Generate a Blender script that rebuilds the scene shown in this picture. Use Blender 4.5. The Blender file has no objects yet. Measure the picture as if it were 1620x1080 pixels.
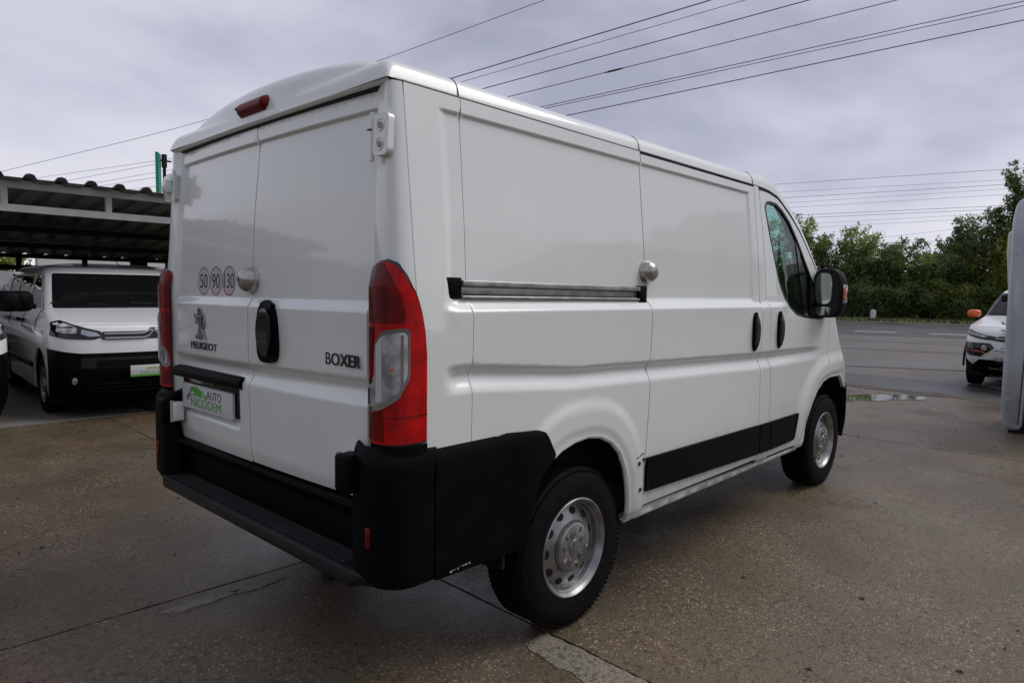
import bpy, bmesh, math, random
import numpy as np
from math import pi, sin, cos, sqrt, radians
from mathutils import Vector, Matrix
from mathutils.geometry import delaunay_2d_cdt

C = bpy.context.scene.collection
random.seed(7); RNG = np.random.default_rng(7)

# ------------------------------------------------------------------ camera
cam_d = bpy.data.cameras.new('camera'); cam = bpy.data.objects.new('camera', cam_d); C.objects.link(cam)
bpy.context.scene.camera = cam
cam_d.sensor_width = 36.0; cam_d.lens = 1069.57 / 1620 * 36; cam_d.clip_end = 3000; cam_d.clip_start = 0.05
def cam_matrix(loc, yaw, pitch, roll):
    f = Vector((cos(yaw)*cos(pitch), sin(yaw)*cos(pitch), sin(pitch)))
    r = f.cross(Vector((0, 0, 1))).normalized(); u = r.cross(f)
    r2 = r*cos(roll)+u*sin(roll); u2 = -r*sin(roll)+u*cos(roll)
    m = Matrix((r2, u2, -f)).transposed().to_4x4(); m.translation = Vector(loc); return m
cam.matrix_world = cam_matrix((-2.1977, -1.6453, 1.3883), 0.7511, -0.0718, 0.0131)

# ------------------------------------------------------------------ world and sun
SUN_EL, SUN_AZ = radians(50), radians(-34)      # azimuth counted from +X towards +Y
w = bpy.data.worlds.new('World'); bpy.context.scene.world = w; w.use_nodes = True
nt = w.node_tree; nt.nodes.clear(); N = nt.nodes.new; L = nt.links.new
out = N('ShaderNodeOutputWorld'); bg = N('ShaderNodeBackground'); bg.inputs[1].default_value = 0.1
sky = N('ShaderNodeTexSky'); sky.sky_type = 'NISHITA'; sky.sun_disc = False
sky.sun_elevation = SUN_EL; sky.sun_rotation = radians(90) - SUN_AZ
tc = N('ShaderNodeTexCoord')
mp = N('ShaderNodeMapping'); mp.inputs['Scale'].default_value = (1.0, 1.0, 2.6); mp.inputs['Location'].default_value = (0.35, 0.1, 0.2)
n1 = N('ShaderNodeTexNoise'); n1.inputs['Scale'].default_value = 2.3; n1.inputs['Detail'].default_value = 5; n1.inputs['Roughness'].default_value = 0.48
n1.inputs['Distortion'].default_value = 0.35
n2 = N('ShaderNodeTexNoise'); n2.inputs['Scale'].default_value = 0.8; n2.inputs['Detail'].default_value = 2
L(tc.outputs['Generated'], mp.inputs[0]); L(mp.outputs[0], n1.inputs[0]); L(mp.outputs[0], n2.inputs[0])
add = N('ShaderNodeMath'); add.operation = 'MULTIPLY_ADD'; add.inputs[1].default_value = 0.5
L(n2.outputs[0], add.inputs[0]); m5 = N('ShaderNodeMath'); m5.operation = 'MULTIPLY'; m5.inputs[1].default_value = 0.5
L(n1.outputs[0], m5.inputs[0]); L(m5.outputs[0], add.inputs[2])
cr = N('ShaderNodeValToRGB')
cr.color_ramp.elements[0].position = 0.40; cr.color_ramp.elements[0].color = (0.33, 0.34, 0.435, 1)
cr.color_ramp.elements[1].position = 0.60; cr.color_ramp.elements[1].color = (0.66, 0.655, 0.715, 1)
e = cr.color_ramp.elements.new(0.5); e.color = (0.52, 0.525, 0.62, 1)
L(add.outputs[0], cr.inputs[0])
sx = N('ShaderNodeSeparateXYZ'); L(tc.outputs['Generated'], sx.inputs[0])
el = N('ShaderNodeMapRange'); el.inputs['From Min'].default_value = 0.0; el.inputs['From Max'].default_value = 1.0
el.inputs['To Min'].default_value = 10.2; el.inputs['To Max'].default_value = 7.8
L(sx.outputs['Z'], el.inputs['Value'])
sc_ = N('ShaderNodeVectorMath'); sc_.operation = 'SCALE'; L(cr.outputs[0], sc_.inputs[0]); L(el.outputs[0], sc_.inputs['Scale'])
mx = N('ShaderNodeMixRGB'); mx.inputs[0].default_value = 0.94
L(sky.outputs[0], mx.inputs[1]); L(sc_.outputs[0], mx.inputs[2])
L(mx.outputs[0], bg.inputs[0]); L(bg.outputs[0], out.inputs[0])
sd = bpy.data.lights.new('sun', 'SUN'); sd.energy = 1.4; sd.angle = radians(36); sd.color = (1, 0.97, 0.93)
sun = bpy.data.objects.new('sun', sd); C.objects.link(sun)
d_ = Vector((cos(SUN_EL)*cos(SUN_AZ), cos(SUN_EL)*sin(SUN_AZ), sin(SUN_EL)))
sun.rotation_euler = d_.to_track_quat('Z', 'Y').to_euler(); sun.location = (0, -10, 20)
S = bpy.context.scene
S.view_settings.view_transform = 'Standard'; S.view_settings.look = 'None'; S.view_settings.exposure = 0.3
S.view_settings.gamma = 1; S.view_settings.use_curve_mapping = False
S.render.engine = 'CYCLES'; S.cycles.use_denoising = True; S.cycles.max_bounces = 7; S.cycles.transparent_max_bounces = 12
S.cycles.caustics_reflective = False; S.cycles.caustics_refractive = False

# ------------------------------------------------------------------ materials
def mat(name, col=(.5, .5, .5), rough=.5, metal=0, coat=0, spec=.5, emit=None):
    m = bpy.data.materials.new(name); m.use_nodes = True
    b = m.node_tree.nodes['Principled BSDF']
    b.inputs['Base Color'].default_value = (*col, 1); b.inputs['Roughness'].default_value = rough
    b.inputs['Metallic'].default_value = metal; b.inputs['Coat Weight'].default_value = coat
    b.inputs['Coat Roughness'].default_value = .05; b.inputs['Specular IOR Level'].default_value = spec
    return m
def nodes(m): return m.node_tree.nodes, m.node_tree.links, m.node_tree.nodes['Principled BSDF']
def noisy(m, scale, c0, c1, lo=.35, hi=.65, detail=6, bump=0, bump_scale=None, bd=.01, rough=None):
    """base colour varies between c0 and c1 by noise; optional fine bump and roughness range"""
    n, l, b = nodes(m); t = n.new('ShaderNodeTexCoord'); q = n.new('ShaderNodeTexNoise')
    q.inputs['Scale'].default_value = scale; q.inputs['Detail'].default_value = detail; l.new(t.outputs['Object'], q.inputs[0])
    r = n.new('ShaderNodeValToRGB'); r.color_ramp.elements[0].position = lo; r.color_ramp.elements[1].position = hi
    r.color_ramp.elements[0].color = (*c0, 1); r.color_ramp.elements[1].color = (*c1, 1)
    l.new(q.outputs[0], r.inputs[0]); l.new(r.outputs[0], b.inputs['Base Color'])
    if rough:
        k = n.new('ShaderNodeMapRange'); k.inputs['To Min'].default_value = rough[0]; k.inputs['To Max'].default_value = rough[1]
        k.inputs['From Min'].default_value = .3; k.inputs['From Max'].default_value = .7
        l.new(q.outputs[0], k.inputs[0]); l.new(k.outputs[0], b.inputs['Roughness'])
    if bump:
        q2 = n.new('ShaderNodeTexNoise'); q2.inputs['Scale'].default_value = bump_scale or scale*4; q2.inputs['Detail'].default_value = 4
        l.new(t.outputs['Object'], q2.inputs[0]); bp = n.new('ShaderNodeBump')
        bp.inputs['Strength'].default_value = bump; bp.inputs['Distance'].default_value = bd
        l.new(q2.outputs[0], bp.inputs['Height']); l.new(bp.outputs[0], b.inputs['Normal'])
    return m
M = {}
def paint(name, col, dirt=.06):
    m = mat(name, col, .32, 0, .7); n, l, b = nodes(m)
    t = n.new('ShaderNodeTexCoord'); q = n.new('ShaderNodeTexNoise'); q.inputs['Scale'].default_value = 1.7; q.inputs['Detail'].default_value = 7
    q.inputs['Roughness'].default_value = .62
    l.new(t.outputs['Object'], q.inputs[0])
    r = n.new('ShaderNodeValToRGB'); r.color_ramp.elements[0].position = .3; r.color_ramp.elements[1].position = .75
    r.color_ramp.elements[0].color = (*col, 1); r.color_ramp.elements[1].color = (*[c*(1-dirt) for c in col], 1)
    l.new(q.outputs[0], r.inputs[0])
    # road film: dirtier low down, broken up by noise
    s = n.new('ShaderNodeSeparateXYZ'); g = n.new('ShaderNodeNewGeometry'); l.new(g.outputs['Position'], s.inputs[0])
    mr = n.new('ShaderNodeMapRange'); mr.inputs['From Min'].default_value = .75; mr.inputs['From Max'].default_value = .3
    mr.inputs['To Min'].default_value = 0; mr.inputs['To Max'].default_value = .85; l.new(s.outputs['Z'], mr.inputs[0])
    q3 = n.new('ShaderNodeTexNoise'); q3.inputs['Scale'].default_value = 14; q3.inputs['Detail'].default_value = 5; l.new(t.outputs['Object'], q3.inputs[0])
    mm = n.new('ShaderNodeMath'); mm.operation = 'MULTIPLY'; l.new(mr.outputs[0], mm.inputs[0]); l.new(q3.outputs[0], mm.inputs[1])
    mi = n.new('ShaderNodeMixRGB'); mi.inputs[2].default_value = (.2, .18, .15, 1)
    l.new(mm.outputs[0], mi.inputs[0]); l.new(r.outputs[0], mi.inputs[1]); l.new(mi.outputs[0], b.inputs['Base Color'])
    q2 = n.new('ShaderNodeTexNoise'); q2.inputs['Scale'].default_value = 2.2; q2.inputs['Detail'].default_value = 1; l.new(t.outputs['Object'], q2.inputs[0])
    bp = n.new('ShaderNodeBump'); bp.inputs['Strength'].default_value = .08; bp.inputs['Distance'].default_value = .02
    l.new(q2.outputs[0], bp.inputs['Height']); l.new(bp.outputs[0], b.inputs['Coat Normal'])
    return m
M['white'] = paint('white_paint', (.76, .79, .76))
M['white2'] = paint('white_paint_second', (.74, .76, .75))
M['black'] = noisy(mat('black_plastic', (.002, .002, .002), .5, spec=.08), 9, (.0012, .0012, .0014), (.003, .003, .0034), bump=.15, bump_scale=400, bd=.002)
M['step'] = noisy(mat('step_plastic', (.008, .008, .009), .4, spec=.25), 9, (.006, .006, .0075), (.012, .012, .014), bump=.2, bump_scale=300, bd=.002)
M['gloss_black'] = mat('gloss_black', (.008, .008, .009), .12)
M['dark'] = mat('underbody_dark', (.006, .006, .006), .9)
M['seal'] = mat('rubber_seal', (.01, .01, .01), .6)
M['tyre'] = noisy(mat('tyre_rubber', (.004, .004, .004), .75, spec=.12), 30, (.003, .003, .003), (.008, .0075, .007), bump=.3, bump_scale=120, bd=.003)
M['steel'] = noisy(mat('painted_steel_rim', (.30, .30, .30), .34, .8), 12, (.22, .22, .22), (.36, .36, .355), rough=(.28, .48), bump=.1, bump_scale=90, bd=.002)
M['alu'] = noisy(mat('dull_aluminium', (.42, .41, .38), .38, .8), 20, (.34, .33, .31), (.50, .49, .46), rough=(.3, .5))
M['brushed'] = mat('brushed_lock_metal', (.42, .40, .37), .3, .9)
M['chrome'] = mat('chrome', (.42, .43, .44), .12, 1)
M['letter'] = mat('dark_chrome_letter', (.045, .045, .048), .2, .7)
M['chrome_dark'] = mat('smoked_chrome', (.22, .22, .23), .18, 1)
def lamp_red(name, c0, c1):
    m = mat(name, c0, .10, 0, .12, .22); n, l, b = nodes(m)
    t = n.new('ShaderNodeTexCoord'); wv = n.new('ShaderNodeTexWave'); wv.inputs['Scale'].default_value = 60; wv.bands_direction = 'Z'
    l.new(t.outputs['Object'], wv.inputs[0]); q = n.new('ShaderNodeTexNoise'); q.inputs['Scale'].default_value = 14; q.inputs['Detail'].default_value = 2
    l.new(t.outputs['Object'], q.inputs[0])
    r = n.new('ShaderNodeValToRGB'); r.color_ramp.elements[0].position = .35; r.color_ramp.elements[1].position = .65
    r.color_ramp.elements[0].color = (*c0, 1); r.color_ramp.elements[1].color = (*c1, 1)
    l.new(q.outputs[0], r.inputs[0]); l.new(r.outputs[0], b.inputs['Base Color'])
    bp = n.new('ShaderNodeBump'); bp.inputs['Strength'].default_value = .25; bp.inputs['Distance'].default_value = .002
    l.new(wv.outputs[0], bp.inputs['Height']); l.new(bp.outputs[0], b.inputs['Normal']); return m
M['red'] = lamp_red('red_lens', (.33, .0, .0), (.52, .001, .001))
M['red_dark'] = lamp_red('deep_red_lens', (.09, .0, .0), (.20, .0, .0))
M['clear'] = lamp_red('clear_lens', (.20, .20, .205), (.56, .56, .57))
M['brake'] = mat('high_brake_lens', (.13, .006, .008), .4, 0, 0, .2)
M['amber'] = mat('amber_lens', (.55, .13, .07), .2, 0, .8)
M['film'] = mat('clear_film', (.52, .53, .55), .3)
M['print_black'] = mat('print_black', (.03, .03, .035), .5)
M['print_green'] = mat('print_green', (.09, .33, .045), .5)
M['print_pink'] = mat('print_pink', (.42, .09, .14), .5)
M['print_grey'] = mat('print_grey', (.25, .23, .25), .5)
M['print_swoosh'] = mat('print_swoosh', (.09, .10, .14), .5)
M['plate'] = mat('plate_white', (.62, .62, .64), .35, 0, .4)
M['trim_edge'] = mat('plate_frame_clear', (.45, .45, .42), .3, 0, .5)
M['seat'] = mat('seat_fabric', (.03, .03, .035), .9)
M['galv'] = noisy(mat('galvanised_paint', (.4, .4, .38), .5), 5, (.33, .33, .31), (.46, .46, .45), bump=.1)
M['sheet'] = noisy(mat('roof_sheet', (.13, .13, .12), .55), 1.5, (.085, .085, .08), (.14, .14, .135))
M['green_sign'] = mat('green_sign', (.02, .27, .17), .5)
M['orange'] = mat('orange_cap', (.72, .11, .02), .3, 0, .7)
def glass(name, tint, opacity, rough=.02):
    m = bpy.data.materials.new(name); m.use_nodes = True; n = m.node_tree.nodes; l = m.node_tree.links; n.clear()
    o = n.new('ShaderNodeOutputMaterial'); t = n.new('ShaderNodeBsdfTransparent'); t.inputs[0].default_value = (*tint, 1)
    g = n.new('ShaderNodeBsdfGlossy'); g.inputs['Roughness'].default_value = rough; g.inputs[0].default_value = (.9, .9, .9, 1)
    lw = n.new('ShaderNodeLayerWeight'); lw.inputs[0].default_value = .5; pw = n.new('ShaderNodeMath'); pw.operation = 'POWER'; pw.inputs[1].default_value = 4; l.new(lw.outputs['Facing'], pw.inputs[0]); f = n.new('ShaderNodeMath'); f.operation = 'MULTIPLY_ADD'; f.inputs[1].default_value = .7; f.inputs[2].default_value = .04; l.new(pw.outputs[0], f.inputs[0]); d = n.new('ShaderNodeBsdfDiffuse'); d.inputs[0].default_value = (.01, .012, .012, 1)
    m1 = n.new('ShaderNodeMixShader'); m1.inputs[0].default_value = opacity; m2 = n.new('ShaderNodeMixShader')
    l.new(t.outputs[0], m1.inputs[1]); l.new(d.outputs[0], m1.inputs[2]); l.new(m1.outputs[0], m2.inputs[1]); l.new(g.outputs[0], m2.inputs[2])
    l.new(f.outputs[0], m2.inputs[0]); l.new(m2.outputs[0], o.inputs[0]); return m
M['glass'] = glass('tinted_glass', (.42, .74, .66), .05)
M['glass_clear'] = glass('windscreen_glass', (.72, .86, .80), .0)
M['glass_dark'] = glass('dark_glass', (.05, .06, .06), .6)
M['mirror'] = mat('mirror_glass', (.55, .62, .62), .02, 1)

# ------------------------------------------------------------------ mesh helpers
def link(name, me, m, parent=None):
    o = bpy.data.objects.new(name, me); C.objects.link(o)
    if parent is not None: o.parent = parent
    if m is not None and not me.materials: me.materials.append(m)
    return o
def tag(o, label, cat=None, group=None, kind=None):
    if label: o['label'] = label
    if cat: o['category'] = cat
    if group: o['group'] = group
    if kind: o['kind'] = kind
    return o
def empty(name, loc=(0, 0, 0), rz=0, parent=None):
    o = bpy.data.objects.new(name, None); C.objects.link(o); o.location = loc; o.rotation_euler = (0, 0, rz)
    o.empty_display_size = .2
    if parent is not None: o.parent = parent
    return o
def obj(name, verts, faces, m, parent=None, smooth=False, sharp=None):
    me = bpy.data.meshes.new(name); me.from_pydata([tuple(v) for v in verts], [], [tuple(f) for f in faces]); me.update()
    bm = bmesh.new(); bm.from_mesh(me); bmesh.ops.recalc_face_normals(bm, faces=bm.faces); bm.to_mesh(me); bm.free()
    if smooth:
        me.polygons.foreach_set('use_smooth', [True]*len(me.polygons))
        if sharp: me.set_sharp_from_angle(angle=radians(sharp))
    return link(name, me, m, parent)
class MB:
    """collects boxes, bars and tubes into one mesh"""
    def __init__(s): s.v = []; s.f = []
    def add(s, v, f):
        k = len(s.v); s.v += [tuple(p) for p in v]; s.f += [tuple(i+k for i in q) for q in f]; return s
    def box(s, a, b):
        (x0, y0, z0), (x1, y1, z1) = a, b
        v = [(x, y, z) for x in (x0, x1) for y in (y0, y1) for z in (z0, z1)]
        return s.add(v, [(0, 1, 3, 2), (4, 6, 7, 5), (0, 4, 5, 1), (2, 3, 7, 6), (0, 2, 6, 4), (1, 5, 7, 3)])
    def tube(s, pts, r, n=8, cap=True):
        pts = [Vector(p) for p in pts]; rs = r if isinstance(r, (list, tuple)) else [r]*len(pts); V = []; F = []
        for i, p in enumerate(pts):
            d = (pts[min(i+1, len(pts)-1)]-pts[max(i-1, 0)]).normalized()
            a = d.cross(Vector((0, 0, 1))) if abs(d.z) < .9 else d.cross(Vector((1, 0, 0))); a.normalize(); b = d.cross(a)
            V += [p+a*cos(2*pi*k/n)*rs[i]+b*sin(2*pi*k/n)*rs[i] for k in range(n)]
        for i in range(len(pts)-1):
            F += [(i*n+k, i*n+(k+1) % n, (i+1)*n+(k+1) % n, (i+1)*n+k) for k in range(n)]
        if cap: F += [tuple(range(n)), tuple(range((len(pts)-1)*n, len(pts)*n))]
        return s.add(V, F)
    def build(s, name, m, parent=None, smooth=False, sharp=40, bevel=0):
        o = obj(name, s.v, s.f, m, parent, smooth or bevel > 0, sharp)
        if bevel:
            bm = bmesh.new(); bm.from_mesh(o.data); bmesh.ops.remove_doubles(bm, verts=bm.verts, dist=1e-5)
            bmesh.ops.bevel(bm, geom=list(bm.edges)+list(bm.verts), offset=bevel, segments=2, profile=.5, affect='EDGES', clamp_overlap=True)
            bm.to_mesh(o.data); bm.free(); o.data.polygons.foreach_set('use_smooth', [True]*len(o.data.polygons)); o.data.set_sharp_from_angle(angle=radians(50))
        return o
def lathe(name, prof, c, m, parent, axis=(0, 1, 0), n=56, smooth=True, sharp=35):
    """prof: list of (distance along axis, radius)"""
    ax = Vector(axis).normalized(); a = ax.cross(Vector((0, 0, 1)))
    if a.length < .1: a = Vector((1, 0, 0))
    a.normalize(); b = ax.cross(a); c = Vector(c); V = []; F = []
    for (t, r) in prof:
        V += [c+ax*t+(a*cos(2*pi*k/n)+b*sin(2*pi*k/n))*max(r, 1e-4) for k in range(n)]
    for i in range(len(prof)-1):
        F += [(i*n+k, i*n+(k+1) % n, (i+1)*n+(k+1) % n, (i+1)*n+k) for k in range(n)]
    return obj(name, V, F, m, parent, smooth, sharp)
def sm(t):
    t = min(1., max(0., t)); return t*t*(3-2*t)
def E(t):
    t = min(1., max(0., t)); return sqrt(1-(1-t)**2)
def inp(P, x, y):
    """vectorised point in polygon"""
    r = np.zeros(len(x), bool); n = len(P); j = n-1
    for i in range(n):
        xi, yi = P[i]; xj, yj = P[j]
        if yi != yj:
            c = ((yi > y) != (yj > y)) & (x < (xj-xi)*(y-yi)/(yj-yi)+xi); r ^= c
        j = i
    return r
def resample(P, d, closed=True):
    o = []
    for i in range(len(P) if closed else len(P)-1):
        a, b = P[i], P[(i+1) % len(P)]; k = max(1, int(math.ceil(math.hypot(b[0]-a[0], b[1]-a[1])/d)))
        o += [(a[0]+(b[0]-a[0])*t/k, a[1]+(b[1]-a[1])*t/k) for t in range(k)]
    return o
def rnd(P, r, n=4):
    """round the corners of a polygon"""
    o = []; m = len(P)
    for i in range(m):
        p = Vector(P[i]); a = Vector(P[i-1])-p; b = Vector(P[(i+1) % m])-p
        rr = min(r, a.length*.45, b.length*.45); A = p+a.normalized()*rr; B = p+b.normalized()*rr
        for k in range(n+1):
            t = k/n; q = A*(1-t)**2+p*2*t*(1-t)+B*t*t; o.append((q.x, q.y))
    return o
def panel(name, outline, F, m, parent, holes=(), du=.06, us=None, vs=None, off=0., thick=.02, toward=(0, -1, 0), nd=None):
    """skin cut from the surface F(u, v) along a 2-D outline, with analytic normals and a turned-in edge"""
    nd = nd or du; O = resample(outline, nd); H = [resample(h, nd) for h in holes]
    pts = list(O); edges = [(i, (i+1) % len(O)) for i in range(len(O))]
    for h in H:
        k = len(pts); pts += h; edges += [(k+i, k+(i+1) % len(h)) for i in range(len(h))]
    nb = len(pts); xs = [p[0] for p in O]; ys = [p[1] for p in O]
    us = us if us is not None else np.arange(min(xs)+du*.5, max(xs), du)
    vs = vs if vs is not None else np.arange(min(ys)+du*.5, max(ys), du)
    U, V = np.meshgrid(np.array(us), np.array(vs)); U = U.ravel(); V = V.ravel(); keep = inp(O, U, V)
    for h in H: keep &= ~inp(h, U, V)
    U = U[keep]; V = V[keep]; B = np.array(pts)
    if len(U):
        md = np.full(len(U), 9.)
        for i in range(0, nb, 200):
            md = np.minimum(md, np.sqrt((U[:, None]-B[i:i+200, 0])**2+(V[:, None]-B[i:i+200, 1])**2).min(1))
        k = md > min(.3*nd, .012); U = U[k]; V = V[k]
    pts = pts+list(zip(U.tolist(), V.tolist()))
    r = delaunay_2d_cdt([Vector(p) for p in pts], edges, [], 0, 1e-6)
    P2 = np.array([tuple(p) for p in r[0]]); T = np.array([tuple(t) for t in r[2]]); cx = P2[T].mean(1)
    ok = inp(O, cx[:, 0], cx[:, 1])
    for h in H: ok &= ~inp(h, cx[:, 0], cx[:, 1])
    T = T[ok]; tw = Vector(toward); P3 = []; NN = []; e = 1e-3
    for (u, v) in P2:
        a = (Vector(F(u+e, v))-Vector(F(u-e, v))); b = (Vector(F(u, v+e))-Vector(F(u, v-e))); n = a.cross(b)
        if n.length < 1e-12: n = tw.copy()
        n.normalize(); NN.append(n); P3.append(Vector(F(u, v)))
    if sum(1 if n.dot(tw) > 0 else -1 for n in NN) < 0: NN = [-n for n in NN]
    P3 = [p+n*off for p, n in zip(P3, NN)]
    verts = list(P3); faces = []; fn = []
    for t in T:
        a, b, c = (P3[i] for i in t); n = (b-a).cross(c-a); t = tuple(int(q) for q in t)
        if n.dot(NN[t[0]]) < 0: t = (t[0], t[2], t[1])
        faces.append(t); fn += [tuple(NN[i]) for i in t]
    if thick > 0:
        # boundary edges of the kept triangles get a turned-in flange
        from collections import Counter
        cnt = Counter()
        for t in faces:
            for i in range(3): cnt[frozenset((t[i], t[(i+1) % 3]))] += 1
        mp_ = {}
        def inn(i):
            if i not in mp_: mp_[i] = len(verts); verts.append(P3[i]-NN[i]*thick)
            return mp_[i]
        for t in list(faces):
            for i in range(3):
                a, b = t[i], t[(i+1) % 3]
                if cnt[frozenset((a, b))] == 1:
                    q = (b, a, inn(a), inn(b)); n = (P3[a]-P3[b]).cross(verts[inn(a)]-P3[b])
                    n = n.normalized() if n.length > 1e-12 else NN[a]; faces.append(q); fn += [tuple(n)]*4
    me = bpy.data.meshes.new(name); me.from_pydata([tuple(v) for v in verts], [], faces); me.update()
    me.polygons.foreach_set('use_smooth', [True]*len(me.polygons)); me.normals_split_custom_set(fn)
    return link(name, me, m, parent)
def text(name, s, m, parent, o, ux, uy, w_, h_, ext=.002, bev=0, offs=0, shear=0):
    """lettering fitted into a w x h box whose lower-left corner is o"""
    cu = bpy.data.curves.new(name, 'FONT'); cu.body = s; cu.extrude = .0; cu.offset = offs; cu.shear = shear
    cu.extrude = .02; cu.bevel_depth = bev; cu.resolution_u = 5
    t = bpy.data.objects.new(name, cu); C.objects.link(t); bpy.context.view_layer.update()
    me = bpy.data.meshes.new_from_object(t); bpy.data.objects.remove(t)
    n = len(me.vertices); co = np.empty(n*3); me.vertices.foreach_get('co', co); co = co.reshape(-1, 3)
    lo = co.min(0); hi = co.max(0); q = (co-lo)/(hi-lo)
    ux = np.array(Vector(ux).normalized()); uy = np.array(Vector(uy).normalized()); nz = np.cross(ux, uy)
    P = np.array(o)+q[:, :1]*w_*ux+q[:, 1:2]*h_*uy+q[:, 2:3]*ext*nz
    me.vertices.foreach_set('co', P.ravel()); me.update(); me.materials.clear()
    return link(name, me, m, parent)
def flat(name, P, m, parent, o, ux, uy, ext=.0015):
    """flat polygon piece of small thickness on the plane (o, ux, uy)"""
    ux = Vector(ux).normalized(); uy = Vector(uy).normalized(); nz = ux.cross(uy); o = Vector(o); n = len(P)
    a = [o+ux*p[0]+uy*p[1]+nz*ext for p in P]; b = [o+ux*p[0]+uy*p[1] for p in P]
    F = [tuple(range(n))]+[(i, n+i, n+(i+1) % n, (i+1) % n) for i in range(n)]
    return obj(name, a+b, F, m, parent)
def ring2(r0, r1, n=40, sx_=1, sy_=1):
    V = [(cos(2*pi*k/n)*r*sx_, sin(2*pi*k/n)*r*sy_) for r in (r0, r1) for k in range(n)]
    return V, [(k, (k+1) % n, n+(k+1) % n, n+k) for k in range(n)]
def copy_tree(o, parent=None):
    c = o.copy(); C.objects.link(c); c.parent = parent
    for ch in list(o.children): copy_tree(ch, c)
    return c
def ip(x, X, Y): return float(np.interp(x, X, Y))
def supere(cx, cz, a, b, n, a0, a1, k=26):
    o = []
    for i in range(k+1):
        t = a0+(a1-a0)*i/k; c, s = cos(t), sin(t)
        o.append((cx+a*math.copysign(abs(c)**(2/n), c), cz+b*math.copysign(abs(s)**(2/n), s)))
    return o
def make_wheel(name, c, R, wd, parent, side=-1, cap=True, rim_r=.205):
    """tyre, steel rim and hub cap; side -1 faces -Y"""
    wh = empty(name, c, 0, parent); s = side; k = R
    pr = [(.5*wd, rim_r*.98), (.5*wd, rim_r+.01), (.56*wd, (rim_r+R)/2), (.50*wd, R-.03), (.44*wd, R-.006), (.4*wd, R)]
    for g in (.26, .09, -.09, -.26):
        pr += [((g+.022)*wd, R), ((g+.018)*wd, R-.009), ((g-.018)*wd, R-.009), ((g-.022)*wd, R)]
    pr += [(-.4*wd, R), (-.44*wd, R-.006), (-.50*wd, R-.03), (-.56*wd, (rim_r+R)/2), (-.5*wd, rim_r+.01), (-.5*wd, rim_r*.98)]
    ty = lathe('tyre', [(a*s, b) for a, b in pr], (0, 0, 0), M['tyre'], wh, n=80)
    # tread blocks on the shoulders
    tb = MB(); nb = 90
    for i in range(nb):
        a = 2*pi*i/nb
        for q in (1, -1):
            d = Vector((cos(a), 0, sin(a))); t = Vector((-sin(a), 0, cos(a)))
            c0 = d*(R-.012)+Vector((0, q*.47*wd, 0)); V = []
            for dd in (-.010, .0035):
                for tt in (-.006, .006):
                    for yy in (-.018*q, .006*q): V.append(c0+d*dd*(1 if yy*q < 0 else .3)+t*tt+Vector((0, yy, 0)))
            tb.add(V, [(0, 1, 3, 2), (4, 6, 7, 5), (0, 4, 5, 1), (2, 3, 7, 6), (0, 2, 6, 4), (1, 5, 7, 3)])
    t_ = tb.build('tread', M['tyre'], wh); t_['kind'] = 'stuff'
    f = .5*wd
    lathe('rim', [(s*(f-.0), rim_r+.004), (s*(f+.004), rim_r-.002), (s*(f-.004), rim_r-.012), (s*(f-.018), rim_r-.017), (s*(f-.022), rim_r-.023), (s*(f-.044), rim_r-.029),
                  (s*(f-.046), rim_r-.034), (s*(f-.024), rim_r-.084), (s*(f-.020), rim_r-.092), (s*(f-.026), rim_r-.104), (s*(f-.028), 0)], (0, 0, 0), M['steel'], wh)
    hb = MB(); nh = 11
    for i in range(nh):
        a = 2*pi*(i+.5)/nh; d = Vector((cos(a), 0, sin(a))); t = Vector((-sin(a), 0, cos(a)))
        c0 = d*(rim_r-.056)+Vector((0, s*(f-.036), 0)); q = (d*.050+Vector((0, -s*.022, 0))).normalized(); nn = q.cross(t).normalized()
        if nn.y*s < 0: nn = -nn
        V = [c0+q*.0165*sin(2*pi*j/12)+t*.020*cos(2*pi*j/12)+nn*.002 for j in range(12)]; obj('vent_hole', V, [tuple(range(12))], M['dark'], wh)
    if cap:
        hc = lathe('hub_cap', [(s*(f-.022), rim_r-.100), (s*(f-.006), rim_r-.104), (s*(f-.001), rim_r-.112), (s*(f-.003), .035), (s*(f+.001), .033), (s*(f+.002), 0)], (0, 0, 0), M['steel'], wh)
        for i in range(5):
            a = 2*pi*i/5+.5; p = Vector((cos(a)*.060, s*(f-.0015), sin(a)*.060))
            lathe('wheel_nut', [(-s*.002, .0195), (s*.002, .0195), (s*.002, .0165), (-s*.0005, .0155), (s*.0005, .012), (s*.006, .0105), (s*.006, .005), (s*.002, .004), (s*.002, 0)], p, M['steel'] if i % 5 else M['steel'], hc, n=16)
            a2 = a+pi/5
            for dz in (-.006, .006):
                b_ = MB(); b_.tube([Vector((cos(a2+dz*6)*.068, s*(f+.0005), sin(a2+dz*6)*.068)), Vector((cos(a2+dz*6)*.088, s*(f+.0005), sin(a2+dz*6)*.088))], .0022, 6)
                b_.build('cap_rib', M['chrome'], hc)
        lg = [(-.012, -.016), (-.004, -.002), (-.016, .004), (-.008, .010), (-.010, .018), (.000, .024), (.009, .018), (.006, .008), (.012, -.002), (.006, -.006), (.014, -.018), (.006, -.016), (.000, -.006), (-.004, -.018)]
        flat('cap_emblem', [(x*1.1, y*1.1) for x, y in lg], M['chrome'], hc, (0, s*(f+.0022), 0), (-s, 0, 0), (0, 0, 1), .002)
    return wh

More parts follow.
